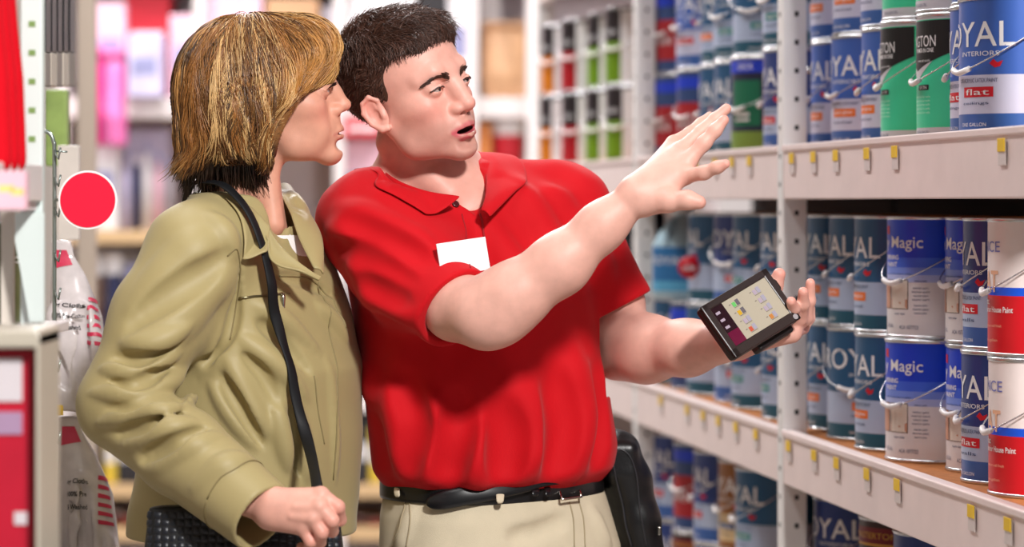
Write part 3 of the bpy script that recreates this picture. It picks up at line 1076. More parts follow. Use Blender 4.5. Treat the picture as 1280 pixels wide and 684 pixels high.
# black foam brush packs hanging high on the fixture
for i in range(5):
    px = 57 + i * 7.4
    Yb = 4.50 + 0.05 * i
    r_ = empty('brush_pack', W(px, 110, Yb))
    a, b = W(px - 4.5, 108, Yb), W(px + 4.5, -70, Yb)
    zc = W(px, 66, Yb)[2]
    m = MB(); m.bbox((a[0], Yb - 0.03, zc), (b[0], Yb + 0.03, b[2]), 0.002); o1 = m.build('sleeve', mat('black_blister', (22, 20, 22), 0.3, coat=0.4), r_)
    m = MB(); m.bbox((a[0] + 0.001, Yb - 0.03, a[2]), (b[0] - 0.001, Yb + 0.03, zc - 0.0005), 0.002); o2 = m.build('bristles', mat('pale_bristle', (208, 200, 186) if i % 2 else (190, 182, 172), 0.6) if i % 2 else mat('grey_bristle', (150, 142, 134), 0.6), r_)
    for o in (o1, o2): o.matrix_parent_inverse = Matrix.Translation(-r_.location)
    tag(r_, ORD[i] + ' black sleeved paint brush pack from the pale post, pale bristles down', 'brush', 'brush packs hanging high')
# green packet behind them
m = MB(); a, b = W(56, 208, 5.0), W(84, 112, 5.0)
m.bbox((a[0], 5.0, a[2]), (b[0], 5.03, b[2]), 0.004)
gp = m.build('green_packet', mat('lime_packet', (146, 172, 96), 0.4, vary=0.2, vscale=25))
tag(gp, 'lime green packet hanging under the black brush packs', 'packet')
m = MB(); a, b = W(74, 300, 4.9), W(101, 182, 4.9)
m.bbox((a[0], 4.88, a[2]), (b[0], 4.90, b[2]), 0.002)
wp = m.build('white_packet', mat('milky_packet', (222, 216, 208), 0.35, vary=0.06, vscale=20))
tag(wp, 'milky white packet partly hidden behind the round red sign', 'packet')
m = MB(); a, b = W(96, 0, 7.0), W(118, 0, 7.0)
m.bbox((a[0], 7.0, 0), (b[0], 7.05, 2.5), 0.004)
fp = m.build('post', mat('tan_post', (200, 184, 168), 0.5))
fp.name = 'shelf_post'
tag(fp, 'tan shelf post standing behind the round red sign', 'post')
# peg panel behind the hanging goods
m = MB()
M_ = Matrix.Rotation(TH, 4, 'Z')
m.box((-0.125, 3.58, 0.0), (-0.110, 6.9, 2.4), M=M_)
pb = m.build('peg_panel', mat('peg_panel', (206, 198, 186), 0.7), lu)

# ------------------------------------------------------------------ far shelving across the end of the aisle
fu = empty('far_shelving', (0, 11.0, 0))
tag(fu, 'pale shelving unit across the far end of the aisle, blurred', 'shelving')
YF = 10.6
fs_m = mat('far_shelf_white', (226, 216, 214), 0.6); fw_m = mat('far_shelf_wood', (206, 172, 128), 0.6)
def fchild(o):
    o.matrix_parent_inverse = Matrix.Translation(-fu.location)
    return o
ZB = [W(0, py, YF)[2] for py in (-60, 122, 288, 498, 606, 660)]
for i, z in enumerate(ZB):
    th = 0.075 if i < 2 else 0.05
    fchild(MB().bbox((-2.4, YF, z - th), (0.8, YF + 0.62, z), 0.004).build('shelf_board', fs_m if i in (0, 1, 3) else fw_m, fu))
fchild(MB().box((-2.4, YF + 0.62, 0), (0.8, YF + 0.66, 2.6)).build('back_panel', mat('far_back', (196, 186, 190), 0.8), fu))
for px in (80, 250, 425, 590, 665):
    c = W(px, 0, YF)
    fchild(MB().bbox((c[0] - 0.02, YF - 0.045, 0), (c[0] + 0.02, YF - 0.002, 2.6), 0.003).build('post', fs_m, fu))
COLN = {'pink': (236, 120, 184), 'hot pink': (240, 70, 160), 'pale pink': (240, 196, 212), 'red': (204, 34, 50), 'white': (234, 230, 232), 'grey': (168, 160, 168), 'navy': (50, 54, 90),
        'lilac': (204, 196, 226), 'orange': (216, 130, 60), 'tan': (206, 160, 120), 'brown': (108, 76, 62), 'black': (36, 32, 36), 'yellow': (222, 190, 60), 'blue': (84, 112, 180), 'green': (110, 150, 90), 'maroon': (120, 36, 48)}
SHN = {0: 'topmost', 1: 'upper', 2: 'middle', 3: 'lower', 4: 'low', 5: 'bottom'}
cnt = {}


def far_item(kind, col, px0, px1, ptop, shelf, dY=0.12, hang=None):
    """carton, bottle or tub on the far shelving; ptop is its top in the photo"""
    Yi = YF + dY
    zb = ZB[shelf] + 0.001 if hang is None else W(0, hang, Yi)[2]
    a, b = W(px0, 0, Yi)[0], W(px1, 0, Yi)[0]
    zt = W(0, ptop, Yi)[2]
    r_ = empty(kind, ((a + b) / 2, Yi, zb))
    w_, h_ = (b - a), zt - zb
    cm = mat('far_' + col.replace(' ', '_'), COLN[col], 0.5, vary=0.12, vscale=12)
    lm = mat('far_white' if col not in ('white', 'grey', 'lilac', 'pale pink') else 'far_blue', COLN['white'] if col not in ('white', 'grey', 'lilac', 'pale pink') else (150, 150, 190), 0.5, vary=0.12, vscale=12)
    if kind == 'carton':
        m = MB(); m.bbox((-w_ / 2, -0.08, 0), (w_ / 2, 0.14, h_), 0.004); o = m.build('box', cm, r_)
        m = MB(); m.box((-w_ * 0.36, -0.0815, h_ * 0.35), (w_ * 0.36, -0.0802, h_ * 0.62)); m.build('label_panel', lm, o)
    elif kind == 'bottle':
        R0 = w_ / 2
        m = MB(); m.lathe([(0, 0), (R0, 0), (R0, h_ * 0.62), (R0 * 0.8, h_ * 0.74), (R0 * 0.36, h_ * 0.84), (R0 * 0.36, h_ * 0.9)], 20); o = m.build('flask', cm, r_, True)
        m = MB(); m.lathe([(R0 * 0.44, h_ * 0.89), (R0 * 0.44, h_), (0, h_)], 16); m.build('cap', lm, r_, True)
    elif kind == 'tub':
        R0 = w_ / 2
        m = MB(); m.lathe([(0, 0), (R0 * 0.86, 0), (R0 * 0.95, h_ * 0.88)], 24); m.build('bucket', cm, r_, True)
        m = MB(); m.lathe([(R0 * 0.95, h_ * 0.86), (R0, h_ * 0.87), (R0, h_ * 0.97), (R0 * 0.9, h_), (0, h_)], 24); m.build('lid', lm, r_, True)
    elif kind == 'bag':
        g = Grid((-w_ / 2 - 0.02, -0.12, -0.02), (w_ / 2 + 0.02, 0.12, h_ + 0.02), 0.012)
        g.loft([(0.0, 0, 0, w_ / 2 * 0.9, 0.07, 0), (h_ * 0.3, 0, 0, w_ / 2, 0.09, 0), (h_ * 0.85, 0, 0, w_ / 2 * 0.96, 0.05, 0), (h_, 0, 0, w_ / 2 * 0.9, 0.02, 0)])
        V, Q = g.nets(); obj('sack', np_mesh('sack', V, Q), cm, r_)
        MB().box((-w_ * 0.46, -0.05, h_ * 0.96), (w_ * 0.46, 0.02, h_ * 1.02)).build('top_seal', cm, r_)
    key = (kind, col, shelf); cnt[key] = cnt.get(key, 0) + 1
    n_ = cnt[key]
    tag(r_, 'blurred %s %s on the %s far shelf, %s such from the left' % (col, kind, SHN[shelf], ORD[n_ - 1]), kind, 'goods on the far shelving')
    return r_


for it in [('bag', 'hot pink', 113, 128, 62, 1, .02, 182), ('bag', 'pink', 128, 160, 66, 1, .02, 182),
           ('carton', 'pale pink', 122, 160, 5, 1), ('carton', 'red', 160, 215, -10, 1, .2), ('carton', 'pale pink', 215, 252, 20, 1), ('carton', 'lilac', 163, 205, 44, 1, 0.02),
           ('carton', 'pale pink', 258, 330, -20, 1), ('carton', 'tan', 335, 400, 0, 1), ('carton', 'grey', 405, 430, 10, 1), ('carton', 'white', 435, 520, -30, 1), ('carton', 'black', 525, 560, -15, 1),
           ('carton', 'white', 560, 598, -20, 1), ('bag', 'tan', 600, 660, 30, 1), ('carton', 'white', 600, 625, -12, 1, .3), 
           ('carton', 'white', 118, 150, 170, 2), ('bottle', 'lilac', 152, 164, 190, 2), ('bottle', 'navy', 165, 176, 195, 2), ('bottle', 'white', 178, 190, 178, 2), ('bottle', 'pale pink', 192, 204, 190, 2), ('bottle', 'grey', 206, 218, 200, 2),
           ('carton', 'lilac', 150, 215, 160, 2, 0.35), ('carton', 'red', 430, 480, 150, 2, 0.02, 172), ('carton', 'pale pink', 425, 482, 175, 2), ('bottle', 'blue', 466, 474, 250, 2, 0.0), ('bottle', 'green', 455, 463, 245, 2, 0.0),
           ('carton', 'orange', 585, 614, 155, 2), ('tub', 'red', 614, 655, 150, 2), ('carton', 'white', 560, 584, 160, 2),
           ('tub', 'brown', 108, 130, 320, 3), ('tub', 'navy', 132, 154, 318, 3), ('tub', 'grey', 156, 178, 330, 3), ('tub', 'brown', 180, 202, 320, 3), ('tub', 'yellow', 118, 140, 420, 3, -0.02), ('tub', 'navy', 150, 172, 412, 3, -0.02),
           ('carton', 'black', 205, 300, 320, 3), ('carton', 'navy', 300, 420, 330, 3), ('tub', 'grey', 425, 450, 320, 3), ('carton', 'white', 100, 200, 312, 3, .4),
           ('carton', 'black', 445, 462, 520, 4), ('carton', 'yellow', 463, 476, 530, 4), ('carton', 'black', 150, 175, 525, 4), ('carton', 'yellow', 134, 149, 530, 4), ('carton', 'navy', 176, 260, 520, 4), ('carton', 'navy', 478, 560, 520, 4),
           ('tub', 'maroon', 442, 458, 646, 5), ('tub', 'red', 459, 478, 648, 5), ('tub', 'maroon', 134, 152, 640, 5), ('tub', 'red', 153, 172, 644, 5)]:
    far_item(*it)
# ------------------------------------------------------------------ people
def head_field(fem, toL, neck_pts, mouth):
    """head in its own frame: x forward, y left, z up, origin between the eyes' level and the ears"""
    g = Grid((-0.135, -0.125, -0.27), (0.145, 0.125, 0.14), 0.0017)
    jw = 0.85 if fem else 1.0
    ey, ez = (0.0315, -0.0045) if fem else (0.0345, -0.0030)
    g.ell((-0.012, 0, 0.030), (0.095, 0.073, 0.083))
    g.ell((0.025, 0, 0.030), (0.068, 0.064, 0.062), k=0.02)
    g.ell((0.028, 0, -0.040), (0.060, 0.055 * (0.95 if fem else 1), 0.070), k=0.02)
    for s in (-1, 1):
        g.cone((0.002, s * 0.047 * jw, -0.050), (0.028, s * 0.043 * jw, -0.084), 0.017, 0.016, k=0.025)
        g.cone((0.028, s * 0.043 * jw, -0.084), (0.076, s * 0.012, -0.103), 0.016, 0.015, k=0.025)
        g.ell((0.050, s * 0.046, -0.028), (0.028, 0.016, 0.018), k=0.03)
        g.ell((0.050, s * 0.035, -0.065), (0.032, 0.016, 0.028), k=0.02)
    g.ell((0.079, 0, -0.105), (0.0165, 0.021, 0.0155), k=0.014)
    g.ell((0.073, 0, -0.073), (0.025, 0.029, 0.026), k=0.015)
    g.ell((0.078, 0, -0.060), (0.0185, 0.022, 0.018), k=0.015)
    for s in (-1, 1):
        br = 0.0065 if fem else 0.009
        g.chain([(0.086, s * 0.010, 0.016), (0.083, s * 0.030, 0.021), (0.064, s * 0.048, 0.014)], [br, br, br * 0.7], k=0.014)
        g.ell((0.097, s * ey, ez - 0.001), (0.017, 0.020, 0.0135), k=0.012, op='s')
        if not fem: g.cone((0.096, s * 0.019, -0.002), (0.100, s * 0.019, -0.020), 0.005, 0.004, k=0.010, op='s')
        # lids over the eyeball with the opening cut in
        g.ell((0.0765, s * ey, ez), (0.0142, 0.0158, 0.0138), k=0.005)
        g.ell((0.094, s * ey, ez - 0.0018), (0.013, 0.0122 if fem else 0.0132, 0.0026 if fem else 0.0024), k=0.0015, op='s')
        g.chain([(0.0885, s * (ey - 0.0135), ez + 0.001), (0.0920, s * ey, ez + 0.0045), (0.0840, s * (ey + 0.014), ez)], [0.0016, 0.0024, 0.0016], k=0.003)
    # nose
    g.cone((0.080, 0, 0.002), (0.086, 0, -0.042), 0.010, 0.013, k=0.012)
    if fem:
        g.chain([(0.087, 0, 0.012), (0.0955, 0, -0.010), (0.1080, 0, -0.0300)], [0.0080, 0.0078, 0.0088], k=0.014)
        g.ell((0.1060, 0, -0.0330), (0.0110, 0.0095, 0.0080), k=0.006)
        al = (0.094, 0.0115, -0.0385)
    else:
        g.chain([(0.086, 0, 0.014), (0.0965, 0, -0.010), (0.1070, 0, -0.0345)], [0.0090, 0.0092, 0.0110], k=0.014)
        g.ell((0.1065, 0, -0.0380), (0.0125, 0.0120, 0.0100), k=0.006)
        al = (0.0950, 0.0140, -0.0415)
    for s in (-1, 1):
        g.ell((al[0], s * al[1], al[2]), (0.0115, 0.0075, 0.0080), k=0.006)
        g.ell((0.1010, s * 0.0070, al[2] - 0.0075), (0.0065, 0.0038, 0.0045), k=0.002, op='s')
    # lips, opened a little
    lo = mouth
    zl = -0.074
    mw = 0.0235 if fem else 0.0265
    ur, lr = (0.0044, 0.0056) if fem else (0.0050, 0.0076)
    for s in (-1, 1):
        g.chain([(0.0970, 0, zl + 0.0048), (0.0935, s * 0.012, zl + 0.0042), (0.0830, s * mw, zl - 0.001)], [ur, ur, 0.0025], k=0.007)
        g.chain([(0.0955, 0, zl - 0.0055 - lo), (0.0920, s * 0.012, zl - 0.0050 - lo), (0.0825, s * mw, zl - 0.0015)], [lr, lr * 0.9, 0.0025], k=0.005)
    g.ell((0.097, 0, zl - lo * 0.5), (0.018, mw - 0.0045, 0.0011 + lo * 0.60), k=0.0015, op='s')
    g.cone((0.0960, -0.014, zl - 0.0175 - lo), (0.0960, 0.014, zl - 0.0175 - lo), 0.0065, k=0.010, op='s')
    # ears
    for s in (-1, 1):
        a = -math.radians(22) * s
        R_ = np.array(Matrix.Rotation(a, 3, 'Z') @ Matrix.Rotation(math.radians(-14), 3, 'Y'), F32)
        c = np.array((-0.006, s * 0.0750, -0.023))
        e = lambda x, y, z: c + R_ @ np.array((x, s * y, z))
        g.ell(c, (0.0160, 0.0050, 0.0285), R=R_, k=0.004)
        g.chain([e(0.010, 0.000, 0.004), e(0.012, 0.003, 0.020), e(0.002, 0.004, 0.030), e(-0.011, 0.004, 0.025), e(-0.017, 0.004, 0.010),
                 e(-0.013, 0.003, -0.010), e(-0.002, 0.002, -0.024), e(0.006, 0.001, -0.026)],
                [0.0026, 0.0032, 0.0034, 0.0034, 0.0034, 0.0036, 0.0052, 0.0048], k=0.0025)
        g.ell(e(-0.001, 0.006, -0.002), (0.0085, 0.0062, 0.0125), R=R_, k=0.003, op='s')
        g.ell(e(-0.004, 0.006, 0.015), (0.0080, 0.0040, 0.0080), R=R_, k=0.003, op='s')
        g.ell(e(0.010, 0.002, -0.005), (0.0045, 0.0035, 0.0065), R=R_, k=0.003)
    # neck and the top of the chest
    for (a, b, ra, rb, k) in neck_pts:
        g.cone(toL(a), toL(b), ra, rb, k=k)
    return g


def head_colors(V, fem, skin, lip, brow, stub):
    """own colours of the skin: lips, warmer cheeks and ears, beard stubble"""
    C = np.tile(np.array(skin[:3]), (len(V), 1))
    red = np.array(lin(222, 120, 108)[:3])
    for s in (-1, 1):
        m = np.exp(-np.sum(((V - (0.072, s * 0.045, -0.036)) / (0.03, 0.022, 0.02)) ** 2, 1)) * 0.30
        C += (red - C) * m[:, None]
        m = np.exp(-np.sum(((V - (-0.016, s * 0.082, -0.014)) / (0.02, 0.016, 0.034)) ** 2, 1)) * 0.35
        C += (red - C) * m[:, None]
    m = np.exp(-np.sum(((V - (0.116, 0, -0.042)) / (0.014, 0.014, 0.012)) ** 2, 1)) * 0.35
    C += (red - C) * m[:, None]
    if stub:
        m = smoothstep(-V[:, 2], 0.030, 0.075) * smoothstep(V[:, 0], -0.005, 0.03) * (1 - smoothstep(-V[:, 2], 0.125, 0.15)) * 0.36
        C += (np.array(lin(132, 88, 76)[:3]) - C) * m[:, None]
    return C


def lip_mask(V, zl, lo, fem):
    d = np.full(len(V), 9.0)
    for s in (-1, 1):
        for a, b in ((((0.0985, 0, zl + 0.004)), (0.0945, s * 0.012, zl + 0.003)), ((0.0945, s * 0.012, zl + 0.003), (0.085, s * 0.0225, zl - 0.001)),
                     ((0.0955, 0, zl - 0.0055 - lo), (0.092, s * 0.012, zl - 0.005 - lo)), ((0.092, s * 0.012, zl - 0.005 - lo), (0.084, s * 0.022, zl - 0.0015))):
            d = np.minimum(d, seg_dist(V, a, b))
    m = 1 - smoothstep(d, 0.0048 if fem else 0.0066, 0.0072 if fem else 0.0088)
    return m * np.where(V[:, 2] > zl, 0.7, 1.0)


def eye_mesh(gaze, iris):
    """eyeball whose iris and pupil follow the gaze direction (head frame)"""
    m = MB()
    n, k = 40, 56
    V, C = [], []
    gz = np.array(gaze, float); gz /= np.linalg.norm(gz)
    up = np.array([0, 0, 1.0]); u = np.cross(gz, up); u /= np.linalg.norm(u); v = np.cross(u, gz)
    for i in range(k + 1):
        th = math.pi * (i / k) ** 1.3 * 0.97
        for j in range(n):
            ph = 2 * math.pi * j / n
            rr = 0.0122 + (0.0006 * math.exp(-(th / 0.4) ** 2))
            V.append(rr * (math.cos(th) * gz + math.sin(th) * (math.cos(ph) * u + math.sin(ph) * v)))
            r = math.sin(th) * 0.0122
            C.append((0.004, 0.004, 0.004) if r < 0.0021 else (iris if r < 0.0052 else ((0.02, 0.02, 0.02) if r < 0.0058 else lin(176, 158, 152)[:3])))  # eye white toned down, shade of the eye sockets put into its colour
    Fq = [(i * n + j, i * n + (j + 1) % n, (i + 1) * n + (j + 1) % n, (i + 1) * n + j) for i in range(k) for j in range(n)]
    return np.array(V), np.array(Fq), np.array(C)


def xf(V, R_, s, c):
    V = np.array(V, float)
    V[:, 2] = np.where(V[:, 2] < 0, np.where(V[:, 2] > -0.13, V[:, 2] * 0.96, V[:, 2] + 0.0052), V[:, 2])    # shorter lower face
    return np.asarray(V) @ R_.T * s + c


def person_mesh(name, parts, material, parent):
    """one body mesh out of pieces (V, F, C)"""
    vs, fs, cs, n = [], [], [], 0
    for V, Fc, C in parts:
        vs.append(V); fs.append(Fc + n); n += len(V)
        cs.append(C if C.ndim == 2 else np.tile(C, (len(V), 1)))
    return obj(name, np_mesh(name, np.concatenate(vs), np.concatenate(fs), True, np.concatenate(cs)), material, parent)


def fold(g, pix, r, amp, op='u', k=0.008, y0=None, y1=None):
    """cloth fold: a ridge (u) or a crease (s) laid along pixels of the photo on the cloth's surface"""
    P = [g.hit(x, y, y0, y1) for x, y in pix]
    P = [p for p in P if p is not None]
    if len(P) < 2: return
    P = spline(P, max(5, 4 * len(P)))
    N = g.grad(P, 0.012)
    sgn = -1 if op == 'u' else 1
    C = P + sgn * N * (r - amp)
    t = np.linspace(0, 1, len(C))
    rr = r - amp * 0.9 * (np.abs(2 * t - 1) ** 3)
    g.chain(C, rr, k=k, op=op)


def wobble(g, amp, sc, seed=0):
    """slow uneven relief of cloth"""
    r = np.random.default_rng(seed)
    X, Y, Z = g.ax[0][:, None, None], g.ax[1][None, :, None], g.ax[2][None, None, :]
    acc = 0
    for i in range(4):
        d = r.normal(size=3); d /= np.linalg.norm(d); d *= sc * (0.7 + 0.8 * r.random())
        acc = acc + np.sin(X * d[0] + Y * d[1] + Z * d[2] + r.random() * 6.28 + 1.5 * np.sin((X * d[1] + Z * d[0]) * 0.7))
    g.d += (amp * 0.5 * acc).astype(F32)


def strip_mesh(rowA, rowB, g, off, bulge=0.0, rows=7, n=40):
    """cloth leaf between two edge curves, kept outside the solid g"""
    A, B = spline(rowA, n), spline(rowB, n)
    V = []
    for j in range(rows):
        t = j / (rows - 1)
        P = A * (1 - t) + B * t
        nrm = np.cross(np.gradient(P, axis=0), B - A)
        nrm /= np.linalg.norm(nrm, axis=1, keepdims=True) + 1e-9
        P = P + nrm * bulge * 4 * t * (1 - t)
        V.append(P)
    V = np.array(V)
    if g is not None:
        V[1:] = g.push(V[1:].reshape(-1, 3), off).reshape(rows - 1, n, 3)
    Fq = [(j * n + i, j * n + i + 1, (j + 1) * n + i + 1, (j + 1) * n + i) for j in range(rows - 1) for i in range(n - 1)]
    return V.reshape(-1, 3), np.array(Fq)


def cloth_strip(name, V, Fq, m, parent, th=0.003):
    o = obj(name, np_mesh(name, V, Fq), m, parent)
    s = o.modifiers.new('thickness', 'SOLIDIFY'); s.thickness = th; s.offset = 0
    s = o.modifiers.new('smooth', 'SUBSURF'); s.levels = 1; s.render_levels = 1
    return o


def surf_line(g, pix, off, n=24, y0=None, y1=None):
    P = [g.hit(x, y, y0, y1) for x, y in pix]
    P = np.array([p for p in P if p is not None])
    return g.stick(spline(P, n), off)


skin_mat = mat('skin', (225, 170, 150), 0.48, 0.42, attr='Col', vary=0.06, vscale=60, bump=0.12, bscale=700, sss=0.06)
eye_mat = mat('eye', (230, 225, 220), 0.12, 0.5, attr='Col')
hair_mat = mat('hair', (60, 40, 30), 0.36, 0.5, attr='Col')
shoe_mat = mat('shoe_leather', (25, 22, 20), 0.4)
SK_M = np.array(lin(224, 166, 150)[:3])
SK_MA = np.array(lin(220, 168, 152)[:3])
SK_W = np.array(lin(212, 154, 130)[:3])
LIP_M = np.array(lin(196, 84, 96)[:3])
LIP_W = np.array(lin(190, 92, 92)[:3])


# ---------------------------------------------------------------- the man in the red polo shirt
def build_man():
    root = empty('person', (0.0, 4.30, 0.0))
    tag(root, 'dark-haired man in red polo shirt reaching an open hand towards the paint shelf', 'person')
    inv = np.array(root.location)
    def child(o):
        o.matrix_parent_inverse = Matrix.Translation(-root.location)
        return o
    Rh = rot_face(51.5, 6.0, 14.0)
    sh, ch = 0.965, W(509, 112, 4.20)
    toL = lambda p: Rh.T @ (np.array(p) - ch) / sh
    neck = [(W(516, 150, 4.255), W(538, 222, 4.275), 0.055, 0.064, 0.014),
            (W(536, 218, 4.275), W(575, 275, 4.275), 0.062, 0.085, 0.03),
            (W(536, 220, 4.30), W(470, 262, 4.24), 0.050, 0.050, 0.04),
            (W(540, 220, 4.31), W(660, 258, 4.37), 0.050, 0.050, 0.04),
            (W(484, 180, 4.225), W(562, 246, 4.205), 0.014, 0.014, 0.03)]
    mo = 0.0064
    g = head_field(False, toL, neck, mo)
    V, Q = g.nets()
    C = head_colors(V, False, SK_M, None, None, True)
    m = lip_mask(V, -0.074, mo, False) * 0.95
    C += (LIP_M - C) * m[:, None]
    inner = (V[:, 0] < 0.0915) & (np.abs(V[:, 1]) < 0.021) & (np.abs(V[:, 2] + 0.074 + mo * 0.5) < 0.007) & (V[:, 0] > 0.07)
    C[inner] = lin(70, 22, 22)[:3]
    parts = [(xf(V, Rh, sh, ch), Q, C)]
    # right arm, reaching
    S_R, E_R = W(455, 276, 4.20), W(604, 392, 4.01)
    a = Grid(W(440, 470, 3.86) - (0.02, 0, 0), W(935, 110, 4.20) + (0.03, 0.05, 0.02), 0.0022)
    a.chain([S_R, W(505, 332, 4.14), W(571, 384, 4.052), E_R], [0.045, 0.045, 0.045, 0.044], k=0.02)
    a.chain([E_R, W(640, 372, 4.0), W(700, 330, 3.99), W(752, 283, 3.985), W(793, 247, 3.98)], [0.044, 0.045, 0.039, 0.030, 0.0245], k=0.025)
    a.ell(W(622, 404, 4.0), (0.030, 0.03, 0.026), k=0.03)
    wr = W(798, 243, 3.98)
    mcp = [W(856, 220, 3.975), W(860, 201, 3.985), W(852, 187, 4.005), W(842, 179, 4.03)]
    for p, r in zip(mcp, (0.0125, 0.0125, 0.0120, 0.0110)):
        a.cone(wr, p, 0.0200, r, k=0.016)
    a.ell(W(828, 243, 3.968), (0.024, 0.014, 0.015), k=0.014)
    a.chain([mcp[0], W(880, 216, 3.95), W(897, 209, 3.937), W(907, 205, 3.930)], [0.0110, 0.0094, 0.0083, 0.0064], k=0.006)
    a.chain([mcp[1], W(880, 179, 3.985), W(894, 163, 3.985), W(905, 150, 3.985)], [0.0115, 0.0100, 0.0090, 0.0072], k=0.006)
    a.chain([mcp[2], W(876, 165, 4.015), W(894, 149, 4.02), W(908, 136, 4.02)], [0.0110, 0.0095, 0.0088, 0.0072], k=0.005)
    a.chain([mcp[3], W(862, 166, 4.055), W(876, 154, 4.066), W(887, 145, 4.072)], [0.0100, 0.0082, 0.0074, 0.0062], k=0.005)
    a.chain([W(808, 255, 3.972), W(836, 252, 3.955), W(859, 250, 3.945), W(874, 253, 3.94)], [0.0170, 0.0135, 0.0118, 0.0095], k=0.010)
    V, Q = a.nets()
    C = np.tile(SK_MA, (len(V), 1))
    for tipp in (W(908, 205, 3.93), W(906, 149, 3.985), W(910, 134, 4.02), W(877, 253, 3.94)):
        m = np.exp(-(np.linalg.norm(V - tipp, axis=1) / 0.012) ** 2) * 0.35
        C += (np.array(lin(226, 130, 118)[:3]) - C) * m[:, None]
    parts.append((V, Q, C))
    # left arm with the hand under the tablet
    S_L, E_L = W(706, 268, 4.38), W(774, 434, 4.36)
    b = Grid(W(690, 500, 4.05) - (0.02, 0.03, 0), W(1030, 240, 4.46) + (0.02, 0.02, 0), 0.0022)
    b.chain([S_L, W(765, 380, 4.375), E_L], [0.046, 0.046, 0.044], k=0.02)
    b.chain([E_L, W(808, 436, 4.32), W(860, 435, 4.25), W(915, 427, 4.185)], [0.046, 0.048, 0.038, 0.028], k=0.025)
    wl = W(922, 424, 4.175)
    mc = [W(975, 388, 4.205), W(986, 398, 4.205), W(992, 408, 4.20), W(990, 418, 4.19)]
    for p in mc: b.cone(wl, p, 0.021, 0.0125, k=0.016)
    b.chain([mc[0], W(992, 399, 4.185), W(992, 386, 4.155), W(989, 377, 4.140)], [0.0115, 0.0095, 0.0088, 0.0072], k=0.005)
    b.chain([mc[1], W(1001, 398, 4.19), W(1004, 380, 4.165), W(1004, 365, 4.150)], [0.0115, 0.0100, 0.0090, 0.0074], k=0.005)
    b.chain([mc[2], W(1008, 398, 4.20), W(1012, 376, 4.185), W(1013, 354, 4.175)], [0.0110, 0.0095, 0.0085, 0.0070], k=0.005)
    b.chain([mc[3], W(1004, 410, 4.225), W(1012, 398, 4.23), W(1014, 386, 4.235)], [0.0100, 0.0085, 0.0075, 0.0062], k=0.005)
    b.chain([W(940, 410, 4.19), W(958, 380, 4.205), W(968, 358, 4.20), W(974, 343, 4.195)], [0.0160, 0.0130, 0.0115, 0.0095], k=0.008)
    V, Q = b.nets()
    C = np.tile(SK_MA, (len(V), 1))
    for tipp in (W(989, 374, 4.14), W(1004, 361, 4.15), W(1013, 350, 4.175), W(975, 340, 4.19)):
        m = np.exp(-(np.linalg.norm(V - tipp, axis=1) / 0.012) ** 2) * 0.4
        C += (np.array(lin(226, 130, 118)[:3]) - C) * m[:, None]
    parts.append((V, Q, C))
    # trunk and legs that the clothes cover
    t = Grid((-0.32, 4.05, 0.02), (0.36, 4.55, 1.46), 0.012)
    t.loft([(0.90, -0.015, 4.30, 0.14, 0.10, 0.6), (1.15, -0.03, 4.30, 0.14, 0.10, 0.55), (1.42, -0.08, 4.29, 0.13, 0.08, 0.5)], k=0.02)
    lf = np.array([math.cos(0.6), math.sin(0.6), 0])
    for s in (-1, 1):
        hip = np.array([-0.015, 4.30, 0.92]) + lf * s * 0.09
        t.chain([hip, hip * (1, 1, 0) + (0.02 * s, 0, 0.50), hip * (1, 1, 0) + (0.02 * s, 0.01, 0.09)], [0.075, 0.055, 0.04], k=0.03)
    V, Q = t.nets()
    parts.append((V, Q, np.tile(SK_MA, (len(V), 1))))
    body = child(person_mesh('body', parts, skin_mat, root))

    # eyes
    for s in (-1, 1):
        V, Q, C = eye_mesh((0.95, 0.30, 0.02), lin(40, 34, 30)[:3])
        child(obj('eye', np_mesh('eye', xf(V + (0.0775, s * 0.0345, -0.003), Rh, sh, ch), Q, True, C), eye_mat, root))
    # teeth
    m = MB()
    m.tube([(0.078, -0.018, -0.0715), (0.0885, -0.009, -0.0712), (0.0905, 0, -0.0712), (0.0885, 0.009, -0.0712), (0.078, 0.018, -0.0715)], 0.0025, 8)
    child(obj('teeth', np_mesh('teeth', xf(np.array(m.v), Rh, sh, ch), np.array([f for f in m.f if len(f) == 4])), mat('teeth', (214, 200, 186), 0.25), root))

    # hair: a solid cap with short strands combed over it
    h = Grid((-0.14, -0.125, -0.10), (0.125, 0.125, 0.16), 0.0025)
    h.ell((-0.014, 0, 0.034), (0.103, 0.0765, 0.087))
    h.ell((0.012, 0, 0.075), (0.074, 0.062, 0.036), k=0.03)
    h.ell((0.050, 0.004, 0.082), (0.030, 0.046, 0.020), k=0.02)
    h.ell((0.124, 0, -0.022), (0.080, 0.130, 0.099), k=0.006, op='s')
    h.ell((0.082, -0.072, 0.024), (0.058, 0.035, 0.046), k=0.006, op='s')
    h.box((0.045, 0, -0.098), (0.075, 0.2, 0.062), k=0.008, op='s')
    for s in (-1, 1):
        h.ell((-0.004, s * 0.080, -0.026), (0.022, 0.022, 0.033), k=0.004, op='s')
    h.box((-0.10, 0, -0.135), (0.2, 0.2, 0.06), k=0.01, op='s')
    hv, hq = h.nets()
    hc = np.array(lin(82, 54, 43)[:3])
    N = 15000
    sel = RNG.integers(0, len(hv), N)
    P0 = hv[sel]; nrm = h.grad(P0)
    keep = (h.sample(P0 + nrm * 0.004) > 0) & (g.sample(P0) > 0.0004)
    P0, nrm = P0[keep], nrm[keep]; N = len(P0)
    flow = np.zeros_like(P0)
    top = smoothstep(P0[:, 2], 0.05, 0.10)
    flow[:, 0] = 0.9 * top - 0.75 * (1 - top)
    flow[:, 1] = 0.35 * top * np.sign(-P0[:, 1] + 0.02)
    flow[:, 2] = -0.8 * (1 - top)
    flow += RNG.normal(size=flow.shape) * 0.28
